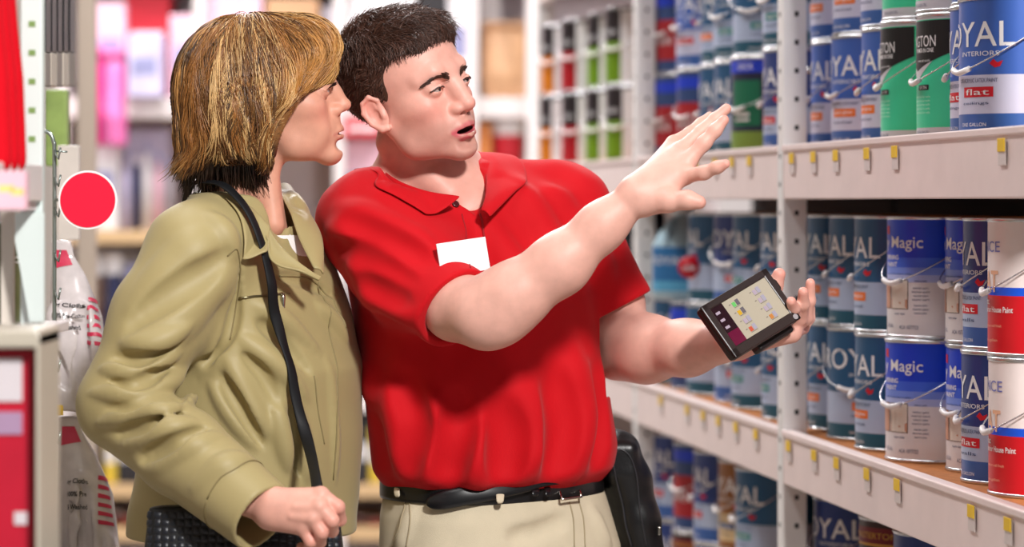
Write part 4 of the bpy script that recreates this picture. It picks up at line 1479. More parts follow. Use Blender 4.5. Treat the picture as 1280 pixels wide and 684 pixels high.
    flow -= nrm * np.sum(flow * nrm, 1)[:, None]
    flow /= np.linalg.norm(flow, axis=1, keepdims=True) + 1e-9
    L = (0.011 + 0.017 * top) * (0.7 + 0.6 * RNG.random(N))
    L *= 1 - 0.45 * smoothstep(P0[:, 0], 0.05, 0.08)
    lock = np.floor(P0[:, 0] * 70).astype(int) * 31 + np.floor(P0[:, 1] * 70).astype(int) * 17
    flow += np.random.default_rng(21).normal(size=(997, 3))[lock % 997] * 0.45
    flow -= nrm * np.sum(flow * nrm, 1)[:, None]; flow /= np.linalg.norm(flow, axis=1, keepdims=True) + 1e-9
    S = 5
    tt = np.linspace(0, 1, S)
    wave = RNG.normal(size=P0.shape) * 0.25
    lift = 0.42 + 0.10 * top
    P = np.stack([P0 - nrm * 0.0015 * (1 - 2 * u) + L[:, None] * (flow * u + nrm * (lift[:, None] * (u - 0.8 * u * u)) + wave * (u * u * 0.55) - np.array([0, 0, 0.22]) * u * u) for u in tt], 1)
    cc = hc[None, :] * (0.55 + 1.1 * RNG.random((N, 1)) ** 1.5)
    sv, sf, sc = strands(P, np.full(N, 0.0006), cc)
    V = np.concatenate([hv, sv]); Q = np.concatenate([hq, sf + len(hv)])
    C = np.concatenate([np.tile(hc * 0.7, (len(hv), 1)), sc])
    child(obj('hair', np_mesh('hair', xf(V, Rh, sh, ch), Q, True, C), hair_mat, root))
    # brows and lashes
    for s in (-1, 1):
        path = spline([(0.0955, s * 0.0120, 0.0098), (0.0945, s * 0.025, 0.0125), (0.0885, s * 0.040, 0.0128), (0.0755, s * 0.053, 0.0070)], 60)
        n = 420
        u = RNG.random(n) ** 0.9
        idx = (u * 58).astype(int)
        tang = path[idx + 1] - path[idx]; tang /= np.linalg.norm(tang, axis=1, keepdims=True)
        p0 = path[idx] + np.array([0, 0, 1.0]) * (RNG.normal(size=n) * 0.0025 * (1.2 - u))[:, None]
        p0 = g.stick(p0, 0.0003)
        L = 0.0065 + 0.003 * RNG.random(n)
        nr = g.grad(p0)
        P = np.stack([p0 + L[:, None] * k_ * (tang + np.array([0, 0, 0.25]) * (1 - u)[:, None] + nr * 0.16) for k_ in (0, 0.5, 1)], 1)
        sv, sf, sc = strands(P, np.full(n, 0.00055), np.tile(np.array(lin(74, 48, 39)[:3]), (n, 1)))
        child(obj('eyebrow', np_mesh('eyebrow', xf(sv, Rh, sh, ch), sf, True, sc), hair_mat, root))
        ln = spline([(0.0890, s * 0.0215, -0.0035), (0.0925, s * 0.0295, -0.0005), (0.0915, s * 0.039, -0.0005), (0.0835, s * 0.0490, -0.0045)], 40)
        lm = MB().tube(g.stick(ln, 0.0003), 0.0012, 5)
        child(obj('eyelashes', np_mesh('eyelashes', xf(np.array(lm.v), Rh, sh, ch), np.array([f for f in lm.f if len(f) == 4]), True, np.tile(np.array(lin(40, 26, 22)[:3]), (len(lm.v), 1))), hair_mat, root))

    # polo shirt
    red = mat('red_pique_cotton', (192, 5, 20), 0.75, 0.2, sheen=0.05, bump=0.25, bscale=1100)
    row = lambda py, cx, Y, rx, ry, yaw: (float(W(cx, py, Y)[2]), float(W(cx, py, Y)[0]), Y, rx, ry, math.radians(yaw))
    TL = [row(612, 616, 4.31, 0.163, 0.118, 36), row(600, 617, 4.31, 0.176, 0.132, 36), row(585, 619, 4.30, 0.187, 0.142, 35), row(560, 618, 4.30, 0.190, 0.147, 34), row(500, 610, 4.30, 0.190, 0.146, 32),
          row(400, 597, 4.30, 0.190, 0.140, 30), row(320, 588, 4.30, 0.190, 0.134, 28), row(270, 581, 4.295, 0.178, 0.116, 28),
          row(240, 573, 4.29, 0.150, 0.098, 28), row(220, 556, 4.285, 0.086, 0.076, 28), row(208, 548, 4.285, 0.066, 0.062, 28)]
    s = Grid((-0.32, 3.92, 1.07), (0.24, 4.50, 1.60), 0.0030)
    s.loft(TL, k=0.0)
    s.cone(W(540, 250, 4.285), W(462, 272, 4.22), 0.046, 0.056, k=0.05)
    s.cone(W(575, 238, 4.31), W(702, 258, 4.375), 0.046, 0.060, k=0.06)
    s.cone(W(620, 262, 4.30), W(700, 275, 4.36), 0.06, 0.06, k=0.05)
    cR, dirR = W(571, 387, 4.055), None
    dirR = cR - W(505, 330, 4.14); dirR /= np.linalg.norm(dirR)
    s.chain([W(458, 276, 4.205), W(505, 330, 4.14), cR], [0.068, 0.068, 0.064], k=0.045)
    s.cone(W(480, 300, 4.18), W(540, 310, 4.19), 0.05, 0.045, k=0.05)
    cL = W(768, 388, 4.372)
    dirL = cL - W(704, 268, 4.38); dirL /= np.linalg.norm(dirL)
    s.chain([W(704, 268, 4.38), cL], [0.066, 0.062], k=0.04)
    # pull folds over chest, sleeve and waist
    for pix, r, am in [([(425, 262), (470, 280), (540, 312)], 0.018, 0.0075), ([(412, 290), (450, 300), (515, 335)], 0.018, 0.008),
                       ([(404, 318), (440, 330), (505, 362)], 0.018, 0.008), ([(410, 350), (450, 366), (520, 395)], 0.018, 0.008),
                       ([(650, 235), (690, 300), (705, 340)], 0.024, 0.006), ([(612, 285), (640, 330), (650, 365)], 0.020, 0.004),
                       ([(690, 240), (735, 300), (760, 350)], 0.020, 0.006), ([(455, 470), (500, 520), (505, 585)], 0.028, 0.009),
                       ([(530, 500), (545, 545), (530, 590)], 0.030, 0.009), ([(600, 540), (592, 570), (600, 592)], 0.028, 0.006),
                       ([(650, 480), (668, 540), (652, 590)], 0.032, 0.008), ([(715, 440), (730, 520), (715, 585)], 0.032, 0.008)]:
        fold(s, pix, r, am, 'u', 0.020)
    for pix, r, am in [([(432, 276), (480, 296), (535, 325)], 0.012, 0.006), ([(412, 304), (455, 318), (510, 350)], 0.012, 0.006),
                       ([(408, 335), (450, 350), (510, 380)], 0.012, 0.006), ([(500, 470), (522, 530), (512, 592)], 0.020, 0.008),
                       ([(570, 500), (572, 550), (562, 594)], 0.022, 0.007), ([(628, 510), (632, 560), (624, 594)], 0.024, 0.006),
                       ([(690, 470), (700, 540), (690, 592)], 0.024, 0.007), ([(745, 460), (752, 520), (742, 580)], 0.018, 0.005)]:
        fold(s, pix, r, am, 's', 0.018)
    s.blur(3)
    wobble(s, 0.0016, 55, 3)
    # open ends: cut the sleeves square and hollow them, open the neck
    def cuff_cut(c, d, r_in, reach):
        z = d; x = np.cross(z, [0, 0, 1.0]); x /= np.linalg.norm(x); y = np.cross(z, x)
        Rm = np.stack([x, y, z], 1).astype(F32)
        s.box(c + d * 0.055, (0.078, 0.078, 0.055), R=Rm, op='s', k=0.003)
        s.cone(c + d * 0.022, c + d * 0.08, r_in, r_in, op='s', k=0.002)
    cuff_cut(cR, dirR, 0.0575, 0)
    cuff_cut(cL, dirL, 0.0555, 0)
    nb = W(546, 205, 4.27)
    s.ell(W(538, 212, 4.235), (0.072, 0.105, 0.056), op='s', k=0.006)
    s.cone(W(530, 190, 4.265), W(545, 226, 4.255), 0.068, 0.060, op='s', k=0.006)
    # V opening at the throat
    s.chain([W(580, 214, 4.205), W(589, 238, 4.19), W(600, 266, 4.175)], [0.042, 0.030, 0.008], op='s', k=0.004)
    V, Q = s.nets()
    shirt = child(obj('polo_shirt', np_mesh('polo_shirt', V, Q), red, root))
    shirt['label'] = 'red short-sleeved polo shirt'

    def schild(o):
        o.matrix_parent_inverse = Matrix.Translation(-root.location)
        return o
    # collar leaves
    A = [W(536, 190, 4.345), W(490, 193, 4.325), W(472, 203, 4.262), W(494, 223, 4.190), W(532, 238, 4.155), W(577, 245, 4.135)]
    B = [W(530, 200, 4.385), W(470, 206, 4.36), W(446, 226, 4.265), W(464, 250, 4.175), W(500, 266, 4.135), W(530, 275, 4.115)]
    Vc, Fc = strip_mesh(A, B, s, 0.004, 0.004)
    c1 = cloth_strip('collar', Vc, Fc, red, shirt)
    A = [W(536, 190, 4.345), W(578, 188, 4.335), W(600, 200, 4.285), W(607, 222, 4.225), W(606, 245, 4.175), W(601, 263, 4.140)]
    B = [W(540, 200, 4.385), W(615, 200, 4.365), W(648, 214, 4.31), W(658, 228, 4.245), W(644, 240, 4.200), W(612, 272, 4.135)]
    Vc, Fc = strip_mesh(A, B, s, 0.004, 0.004)
    cloth_strip('collar', Vc, Fc, red, shirt)
    # placket edge, button, badge
    pl = surf_line(s, [(600, 268), (606, 300), (612, 335), (618, 365)], 0.0006)
    m = MB(); m.tube(pl, 0.0016, 6); m.build('placket_edge', mat('red_seam', (150, 4, 18), 0.8), shirt, True)
    pl = surf_line(s, [(577, 268), (582, 300), (588, 335)], 0.0003)
    m = MB(); m.tube(pl, 0.0010, 6); m.build('placket_seam', mat('red_seam'), shirt, True)
    p = s.hit(569, 256)
    if p is not None:
        n_ = s.grad(p[None])[0]
        q = Vector(n_).to_track_quat('Z', 'Y').to_matrix().to_4x4(); q.translation = Vector(p)
        m = MB(); m.lathe([(0.0, 0.003), (0.003, 0.003), (0.0052, 0.0034), (0.0056, 0.002), (0.0056, 0)], 16)
        o = m.build('button', mat('dark_button', (70, 20, 24), 0.25), shirt, True); o.data.transform(q)
    # badge: a stiff white card on the chest
    bc = [s.hit(545, 306), s.hit(602, 299), s.hit(606, 338)]
    if all(p is not None for p in bc):
        nb_ = np.array([0.40, -0.90, 0.10]); nb_ /= np.linalg.norm(nb_)
        c0 = s.hit(575, 322) + nb_ * 0.012
        ux = np.array([0.90, 0.40, 0.13]); ux -= nb_ * (ux @ nb_); ux /= np.linalg.norm(ux)
        uz = np.cross(ux, nb_); uz = -uz if uz[2] < 0 else uz
        Mb = Matrix(((ux[0], nb_[0], uz[0], c0[0]), (ux[1], nb_[1], uz[1], c0[1]), (ux[2], nb_[2], uz[2], c0[2]), (0, 0, 0, 1)))
        m = MB(); m.bbox((-0.038, -0.0012, -0.0235), (0.038, 0.0012, 0.0235), 0.0008, M=Mb)
        o = m.build('name_badge', mat('badge_plastic', (238, 238, 240), 0.35), shirt)
        o['label'] = 'blank white name badge'
    for ch_ in shirt.children:
        ch_.matrix_parent_inverse = Matrix.Identity(4)
        ch_.matrix_parent_inverse = shirt.matrix_world.inverted()

    # trousers
    kh = mat('khaki_twill', (202, 190, 164), 0.8, 0.2, bump=0.3, bscale=900, vary=0.04, vscale=30)
    g2 = Grid((-0.40, 4.00, 0.03), (0.42, 4.62, 1.125), 0.005)
    PL = [row(760, 634, 4.31, 0.188, 0.135, 36), row(684, 626, 4.31, 0.190, 0.140, 36), row(640, 620, 4.31, 0.180, 0.136, 36), row(598, 617, 4.31, 0.168, 0.124, 36)]
    g2.loft(PL)
    for sd in (-1, 1):
        hip = np.array([-0.010, 4.31, 0.90]) + lf * sd * 0.088
        g2.chain([hip, hip * (1, 1, 0) + (0.02 * sd, 0, 0.50), hip * (1, 1, 0) + (0.02 * sd, 0.01, 0.07)], [0.098, 0.082, 0.068], k=0.03)
    fold(g2, [(515, 640), (500, 684)], 0.012, 0.004, 'u', 0.012)
    fold(g2, [(740, 640), (760, 684)], 0.012, 0.004, 'u', 0.012)
    fold(g2, [(705, 650), (670, 665), (640, 672)], 0.012, 0.003, 's', 0.012)
    V, Q = g2.nets()
    tr = child(obj('trousers', np_mesh('trousers', V, Q), kh, root)); tr['label'] = 'khaki trousers'
    seam = mat('khaki_seam', (158, 144, 116), 0.85)
    for pix in ([(711, 628), (716, 650), (717, 684)], [(722, 622), (729, 650), (731, 684)], [(512, 622), (513, 650), (508, 684)], [(507, 628), (500, 660), (492, 684)]):
        ln = surf_line(g2, pix, 0.0004)
        MB().tube(ln, 0.0012, 6).build('seam', seam, tr, True)
    # belt, ring around the waist
    bl = mat('belt_leather', (18, 18, 20), 0.28, 0.5)
    lv = row(607, 616, 4.31, 0.172, 0.127, 36)
    zc, cx, cy, rx, ry, yw = lv
    n = 96
    def ring(a, grow):
        u_, v_ = math.cos(a), math.sin(a)
        e = 2 / 2.3
        lx = math.copysign(abs(u_) ** e, u_) * (rx + grow); ly = math.copysign(abs(v_) ** e, v_) * (ry + grow)
        return cx + lx * math.cos(yw) - ly * math.sin(yw), cy + lx * math.sin(yw) + ly * math.cos(yw)
    Vb, Fb = [], []
    prof = [(0.001, -0.016), (0.0035, -0.0165), (0.0042, -0.012), (0.0042, 0.012), (0.0035, 0.0165), (0.001, 0.016)]
    for j in range(n):
        for gr, dz in prof:
            x, y = ring(2 * math.pi * j / n, gr)
            Vb.append((x, y, zc + dz - 0.004 * math.cos(2 * math.pi * j / n)))
    k_ = len(prof)
    for j in range(n):
        for i in range(k_ - 1):
            Fb.append((j * k_ + i, ((j + 1) % n) * k_ + i, ((j + 1) % n) * k_ + i + 1, j * k_ + i + 1))
    belt = child(MB().add(Vb, Fb).build('belt', bl, root, True))
    belt['label'] = 'black leather belt with a silver buckle and hanging tongue'
    fixb = lambda o: setattr(o, 'matrix_parent_inverse', belt.matrix_world.inverted())
    # tongue that hangs below the belt, from the buckle towards the hip
    pix = [(712, 605), (680, 607), (640, 612), (600, 618), (565, 625), (538, 631)]
    P = np.array([g2.hit(x, y) for x, y in pix])
    P = g2.stick(spline(P, 24), 0.010)
    wd = np.interp(np.linspace(0, 1, 24), [0, 0.86, 0.96, 1], [0.0145, 0.0145, 0.011, 0.004])
    nr = g2.grad(P, 0.02); tg = np.gradient(P, axis=0); tg /= np.linalg.norm(tg, axis=1, keepdims=True)
    up = np.cross(nr, tg); up *= np.sign(up[:, 2:3])
    Vt = np.concatenate([P - up * wd[:, None], P + nr * 0.0022, P + up * wd[:, None]]).reshape(3, 24, 3)
    Ft = [(j * 24 + i, j * 24 + i + 1, (j + 1) * 24 + i + 1, (j + 1) * 24 + i) for j in range(2) for i in range(23)]
    o = cloth_strip('belt_tongue', Vt.reshape(-1, 3), np.array(Ft), bl, belt, 0.0035); fixb(o)
    def patch(name, pix_rows, off, m_, th, par):
        rows_, cols_ = len(pix_rows), len(pix_rows[0])
        Pp = np.array([[g2.hit(x, y) for x, y in r_] for r_ in pix_rows]).reshape(-1, 3)
        Pp = g2.stick(Pp, off)
        Fp = [(j * cols_ + i, j * cols_ + i + 1, (j + 1) * cols_ + i + 1, (j + 1) * cols_ + i) for j in range(rows_ - 1) for i in range(cols_ - 1)]
        o_ = cloth_strip(name, Pp, np.array(Fp), m_, par, th)
        return o_
    for xs in ((657, 662, 667), (673, 677, 681)):
        o = patch('belt_keeper', [[(x, 600) for x in xs], [(x, 612) for x in xs], [(x, 624) for x in xs]], 0.016, bl, 0.003, belt); fixb(o)
    o = patch('belt_loop', [[(x, 600) for x in (615, 620, 625)], [(x, 615) for x in (615, 620, 625)], [(x, 634) for x in (615, 620, 625)]], 0.017, kh, 0.003, tr)
    o = patch('belt_loop', [[(x, 602) for x in (501, 504, 508)], [(x, 612) for x in (500, 503, 507)], [(x, 624) for x in (503, 506, 510)]], 0.010, kh, 0.003, tr)
    for c_ in tr.children: c_.matrix_parent_inverse = tr.matrix_world.inverted()
    sil = mat('buckle_metal', (196, 188, 176), 0.22, 0.5, 1.0)
    P = np.array([g2.hit(x, y) for x, y in [(693, 602), (716, 598), (718, 624), (695, 627)]])
    P = g2.stick(P, 0.014)
    P = np.vstack([P, P[:1]])
    o = MB().tube(np.concatenate([P[i_] * (1 - u_) + P[i_ + 1] * u_ for i_ in range(4) for u_ in [np.linspace(0, 1, 6)[:, None]]]), 0.0019, 6).build('buckle', sil, belt, True); fixb(o)
    # shoes
    fw = np.array([math.sin(0.6), -math.cos(0.6), 0])
    for sd in (-1, 1):
        hip = np.array([-0.010, 4.31, 0.0]) + lf * sd * 0.098
        sg = Grid(hip - (0.2, 0.25, 0.0), hip + (0.25, 0.15, 0.13), 0.006)
        sg.cone(hip + (0, 0, 0.038), hip + fw * 0.17 + (0, 0, 0.032), 0.036, 0.034)
        sg.cone(hip + (0, 0, 0.045), hip + (0, 0, 0.09), 0.04, 0.038, k=0.03)
        sg.box(hip + fw * 0.07 + (0, 0, -0.096), (0.3, 0.3, 0.1), op='s')
        V, Q = sg.nets()
        child(obj('shoe', np_mesh('shoe', V, Q), shoe_mat, root))
    return root, g2


man_root, man_trousers = build_man()
# ---------------------------------------------------------------- the woman in the khaki jacket
def build_woman():
    root = empty('person', (-0.37, 4.16, 0.0))
    tag(root, 'woman with a blonde bob in a khaki zip jacket, black strap over her shoulder', 'person')
    def child(o, par=None):
        o.matrix_parent_inverse = Matrix.Translation(-root.location)
        return o
    Rh = rot_face(91.0, 6.0, 4.0)
    sh, ch = 0.955, W(338, 115, 4.12)
    toL = lambda p: Rh.T @ (np.array(p) - ch) / sh
    neck = [(W(312, 165, 4.12), W(304, 262, 4.14), 0.047, 0.050, 0.025),
            (W(334, 205, 4.10), W(342, 285, 4.09), 0.013, 0.016, 0.03),
            (W(306, 250, 4.14), W(326, 320, 4.14), 0.048, 0.050, 0.03)]
    mo = 0.0022
    g = head_field(True, toL, neck, mo)
    V, Q = g.nets()
    C = head_colors(V, True, SK_W, None, None, False)
    m = lip_mask(V, -0.074, mo, True) * 0.8
    C += (LIP_W - C) * m[:, None]
    inner = (V[:, 0] < 0.0915) & (np.abs(V[:, 1]) < 0.021) & (np.abs(V[:, 2] + 0.075) < 0.003) & (V[:, 0] > 0.07)
    C[inner] = lin(90, 34, 34)[:3]
    parts = [(xf(V, Rh, sh, ch), Q, C)]
    # right hand, closed round the strap
    a = Grid(W(290, 705, 3.70) - (0.02, 0.02, 0), W(450, 580, 3.92) + (0.03, 0.02, 0.02), 0.0019)
    a.chain([W(280, 606, 3.83), W(338, 634, 3.805)], [0.030, 0.0235], k=0.01)
    wr = [W(343, 626, 3.80), W(342, 632, 3.795), W(340, 640, 3.795), W(338, 646, 3.80)]
    mc = [W(401, 619, 3.785), W(399, 634, 3.772), W(391, 649, 3.770), W(379, 661, 3.778)]
    pip = [W(422, 634, 3.780), W(415, 651, 3.766), W(402, 666, 3.766), W(388, 677, 3.774)]
    dip = [W(425, 650, 3.800), W(415, 664, 3.792), W(400, 678, 3.792), W(385, 688, 3.80)]
    tip = [W(414, 652, 3.822), W(403, 664, 3.816), W(388, 675, 3.814), W(376, 684, 3.82)]
    for i in range(4):
        a.cone(wr[i], mc[i], 0.0165, 0.0108 if i < 3 else 0.0098, k=0.014)
    for i, r in enumerate((0.0100, 0.0100, 0.0094, 0.0084)):
        a.chain([mc[i], pip[i], dip[i], tip[i]], [r * 1.08, r * 0.95, r * 0.84, r * 0.75], k=0.0035)
        a.ell(mc[i] + (0.001, -0.004, 0.003), (0.008, 0.0065, 0.007), k=0.006)
    a.chain([W(352, 636, 3.815), W(380, 640, 3.83), W(400, 640, 3.835), W(412, 636, 3.832)], [0.014, 0.012, 0.0105, 0.0085], k=0.008)
    for i in range(3):      # tendons on the back of the hand
        a.cone(wr[i] * 0.5 + mc[i] * 0.5 + (0, -0.0135, 0), mc[i] + (0, -0.0078, 0), 0.0026, 0.0030, k=0.006)
    V, Q = a.nets()
    C = np.tile(np.array(lin(218, 162, 144)[:3]), (len(V), 1))
    for p in pip + dip:
        m = np.exp(-(np.linalg.norm(V - p, axis=1) / 0.013) ** 2) * 0.3
        C += (np.array(lin(214, 112, 100)[:3]) - C) * m[:, None]
    parts.append((V, Q, C))
    # covered trunk and legs
    t = Grid((-0.62, 3.75, 0.02), (-0.10, 4.40, 1.40), 0.012)
    t.loft([(0.85, -0.37, 4.17, 0.13, 0.09, 1.1), (1.15, -0.37, 4.17, 0.12, 0.08, 1.1), (1.36, -0.38, 4.16, 0.10, 0.07, 1.1)], k=0.02)
    lf = np.array([math.cos(1.1), math.sin(1.1), 0])
    for s in (-1, 1):
        hip = np.array([-0.37, 4.17, 0.88]) + lf * s * 0.08
        t.chain([hip, hip * (1, 1, 0) + (0, 0, 0.48), hip * (1, 1, 0) + (0, 0, 0.09)], [0.07, 0.05, 0.036], k=0.03)
    t.chain([W(250, 315, 4.04), W(205, 390, 4.0), W(152, 506, 3.96), W(300, 626, 3.835)], [0.040, 0.038, 0.034, 0.026], k=0.02)
    t.d += 0.004
    V, Q = t.nets()
    parts.append((V, Q, np.tile(SK_W, (len(V), 1))))
    child(person_mesh('body', parts, skin_mat, root))
    for s in (-1, 1):
        V, Q, C = eye_mesh((0.97, 0.05, 0.12), lin(70, 62, 52)[:3])
        child(obj('eye', np_mesh('eye', xf(V + (0.0775, s * 0.0315, -0.0045), Rh, sh, ch), Q, True, C), eye_mat, root))
        ln = spline([(0.0885, s * 0.0185, -0.0033), (0.0925, s * 0.0265, -0.0007), (0.0915, s * 0.036, -0.0007), (0.0845, s * 0.0455, -0.0045)], 60)
        n = 130
        idx = RNG.integers(0, 58, n)
        p0 = g.stick(ln[idx], 0.0004)
        dirn = np.array([0.85, s * 0.25, 0.35]) + RNG.normal(size=(n, 3)) * 0.12
        P = np.stack([p0 + 0.0075 * u * dirn + np.array([0, 0, 0.002]) * u * u for u in (0, 0.5, 1)], 1)
        sv, sf, sc = strands(P, np.full(n, 0.00045), np.tile(np.array(lin(40, 28, 26)[:3]), (n, 1)))
        child(obj('eyelashes', np_mesh('eyelashes', xf(sv, Rh, sh, ch), sf, True, sc), hair_mat, root))
        path = spline([(0.0915, s * 0.0125, 0.0125), (0.0915, s * 0.025, 0.0195), (0.0845, s * 0.039, 0.0205), (0.0735, s * 0.050, 0.0145)], 60)
        n = 200
        idx = RNG.integers(0, 58, n)
        tang = path[idx + 1] - path[idx]; tang /= np.linalg.norm(tang, axis=1, keepdims=True)
        p0 = g.stick(path[idx] + np.array([0, 0, 1.0]) * (RNG.normal(size=n) * 0.0012)[:, None], 0.0003)
        P = np.stack([p0 + 0.006 * u * tang for u in (0, 0.5, 1)], 1)
        sv, sf, sc = strands(P, np.full(n, 0.0004), np.tile(np.array(lin(120, 82, 54)[:3]), (n, 1)))
        child(obj('eyebrow', np_mesh('eyebrow', xf(sv, Rh, sh, ch), sf, True, sc), hair_mat, root))
    # ear stud
    m = MB(); m.lathe([(0, -0.0022), (0.0015, -0.0016), (0.0022, 0), (0.0015, 0.0016), (0, 0.0022)], 12)
    o = child(m.build('ear_stud', mat('pearl', (236, 226, 214), 0.15), root, True))
    o.data.transform(Matrix.Translation(Vector(xf(np.array([[0.002, -0.0805, -0.0500]]), Rh, sh, ch)[0])))

    # hair: bob with a swept fringe, strands walk over a solid that gives its volume
    h = Grid((-0.165, -0.14, -0.17), (0.135, 0.13, 0.16), 0.003)
    h.ell((-0.022, 0, 0.022), (0.114, 0.090, 0.098))
    h.ell((-0.062, 0, -0.030), (0.074, 0.090, 0.085), k=0.04)
    h.ell((-0.098, 0, -0.066), (0.046, 0.075, 0.040), k=0.03)
    for s in (-1, 1):
        h.ell((-0.020, s * 0.070, -0.045), (0.062, 0.034, 0.068), k=0.03)
    h.ell((0.062, 0.0, 0.060), (0.046, 0.078, 0.042), k=0.03)
    h.cone((0.070, -0.070, 0.045), (0.030, -0.088, -0.012), 0.018, 0.012, k=0.02)
    Rc = np.array(Matrix.Rotation(math.radians(18), 3, 'Y'), F32)
    h.ell((0.108, 0, -0.088), (0.128, 0.14, 0.092), k=0.010, op='s')
    h.ell((0.118, 0, -0.020), (0.046, 0.14, 0.034), k=0.010, op='s')
    h.box((-0.02, 0, -0.160), (0.2, 0.2, 0.055), k=0.012, op='s')
    hv, hq = h.nets()
    N = 14000
    sel = RNG.integers(0, len(hv), N * 2)
    P0 = hv[sel]
    ok = (P0[:, 2] > -0.085)
    ok &= (g.sample(P0) > 0.002)
    P0 = P0[ok][:N]; N = len(P0)
    layer = RNG.random(N)
    S = 12
    Lg = (0.05 + 0.07 * RNG.random(N)) * (0.8 + 0.5 * smoothstep(P0[:, 2], 0.0, 0.12))
    pts = [h.stick(P0, 0.0005, 2)]
    crown = np.array([-0.030, 0.022, 0.138])
    lean = RNG.normal(size=(N, 3)) * 0.10
    # strands of one lock lean alike
    lock = np.floor((np.arctan2(P0[:, 1], P0[:, 0] + 0.02) * 7 + P0[:, 2] * 18)).astype(int)
    lk = np.random.default_rng(5).normal(size=(200, 3)) * 0.16
    lean += lk[lock % 200]
    ang = np.arctan2(P0[:, 1], P0[:, 0] + 0.02)
    fine = np.floor(ang * 24 + P0[:, 2] * 9).astype(int)
    lr = np.random.default_rng(6).random(400)[fine % 400]
    ph = np.random.default_rng(7).random(400)[fine % 400] * 6.28
    zmin = -0.132 + 0.052 * np.random.default_rng(17).random(400)[fine % 400] + 0.014 * RNG.random(N)
    fb = 0.86 + 0.16 * RNG.random(N)
    for i in range(S - 1):
        p = pts[-1]
        n_ = h.grad(p, 0.006)
        v = p - crown
        low = smoothstep(-p[:, 2], -0.09, 0.03)[:, None]
        d = v / np.linalg.norm(v, axis=1, keepdims=True) * (1 - 0.75 * low) + np.array([0, 0, -1.0]) * (0.35 + 0.9 * low)
        fr = (smoothstep(p[:, 0], 0.035, 0.075) * smoothstep(-p[:, 2], -0.085, -0.02))[:, None]
        d = d * (1 - fr) + fr * np.stack([np.full(N, -0.9), np.where(p[:, 1] < 0.02, -0.45, 0.45), np.full(N, -0.75)], 1)
        back = (smoothstep(p[:, 0], -0.01, 0.03) * smoothstep(-p[:, 2], -0.03, 0.01) * (1 - smoothstep(-p[:, 2], 0.035, 0.06)))[:, None]
        d = d + back * np.array([-0.55, 0, 0])
        cur = (smoothstep(-p[:, 2], 0.045, 0.085) * smoothstep(p[:, 0], -0.05, 0.0))[:, None]
        d = d + cur * np.array([-0.15, 0, 0.0])
        flick = (smoothstep(-p[:, 2], 0.045, 0.085) * smoothstep(-p[:, 0], 0.06, 0.11))[:, None]
        d = d + flick * np.array([-0.9, 0, 0.1])
        d = d + lean
        side = np.cross(n_, d)
        d = d + side * (0.13 * np.sin(ph + p[:, 2] * 75) * smoothstep(-p[:, 2], -0.04, 0.03))[:, None]
        d = d - n_ * np.sum(d * n_, 1)[:, None] * (1 - 0.6 * flick - 0.4 * cur)
        d /= np.linalg.norm(d, axis=1, keepdims=True) + 1e-9
        q = p + d * (Lg / (S - 1) * np.clip((p[:, 2] - zmin) / 0.02, 0.06, 1))[:, None]
        off = 0.0006 + (0.0025 * layer + 0.0055 * lr) * math.sin(math.pi * (i + 1) / S)
        sd = h.sample(q)
        free = np.maximum(flick, cur)[:, 0]
        corr = np.clip(off - sd, -0.004, 0.01) * np.where(sd > off, 1 - free, 1)
        q = q + h.grad(q, 0.006) * corr[:, None]
        zz = np.clip((q[:, 2] + 0.088) / 0.092, -1, 1)
        lim = 0.108 - 0.128 * fb * np.sqrt(1 - zz * zz)
        face_ = (np.abs(q[:, 2] + 0.088) < 0.090) & (q[:, 0] > lim)
        q[:, 0] = np.where(face_, 0.35 * q[:, 0] + 0.65 * lim, q[:, 0])
        pts.append(q)
    P = np.stack(pts, 1)
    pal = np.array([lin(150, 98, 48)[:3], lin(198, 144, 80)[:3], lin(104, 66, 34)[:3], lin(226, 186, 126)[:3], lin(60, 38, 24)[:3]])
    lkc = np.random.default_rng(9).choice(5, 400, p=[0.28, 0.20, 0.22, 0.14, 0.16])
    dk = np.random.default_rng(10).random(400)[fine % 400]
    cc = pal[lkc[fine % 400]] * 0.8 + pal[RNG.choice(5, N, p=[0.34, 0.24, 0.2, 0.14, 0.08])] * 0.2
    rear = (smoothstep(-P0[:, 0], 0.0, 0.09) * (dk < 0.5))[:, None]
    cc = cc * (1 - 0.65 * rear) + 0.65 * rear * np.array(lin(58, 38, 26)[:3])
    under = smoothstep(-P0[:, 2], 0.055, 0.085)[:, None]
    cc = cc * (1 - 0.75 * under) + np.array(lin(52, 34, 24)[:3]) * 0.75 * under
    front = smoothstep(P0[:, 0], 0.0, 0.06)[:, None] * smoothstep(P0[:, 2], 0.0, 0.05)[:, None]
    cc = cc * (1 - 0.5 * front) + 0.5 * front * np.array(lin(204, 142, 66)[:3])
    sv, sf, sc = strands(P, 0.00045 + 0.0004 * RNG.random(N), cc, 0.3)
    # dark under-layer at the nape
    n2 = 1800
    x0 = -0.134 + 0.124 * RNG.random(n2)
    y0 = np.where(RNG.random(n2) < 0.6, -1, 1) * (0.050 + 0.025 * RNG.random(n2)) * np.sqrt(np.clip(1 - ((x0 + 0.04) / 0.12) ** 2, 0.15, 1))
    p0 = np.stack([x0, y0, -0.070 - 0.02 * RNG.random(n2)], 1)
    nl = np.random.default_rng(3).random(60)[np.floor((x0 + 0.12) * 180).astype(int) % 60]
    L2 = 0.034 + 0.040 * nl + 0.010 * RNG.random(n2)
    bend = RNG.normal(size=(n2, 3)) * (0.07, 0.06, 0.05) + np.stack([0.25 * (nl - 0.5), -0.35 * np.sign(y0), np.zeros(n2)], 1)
    P2 = np.stack([p0 + L2[:, None] * u * (np.array([-0.10, 0, -1.0]) + bend * u + np.array([-0.12, 0, 0]) * u * smoothstep(-x0, 0.06, 0.1)[:, None]) for u in np.linspace(0, 1, 7)], 1)
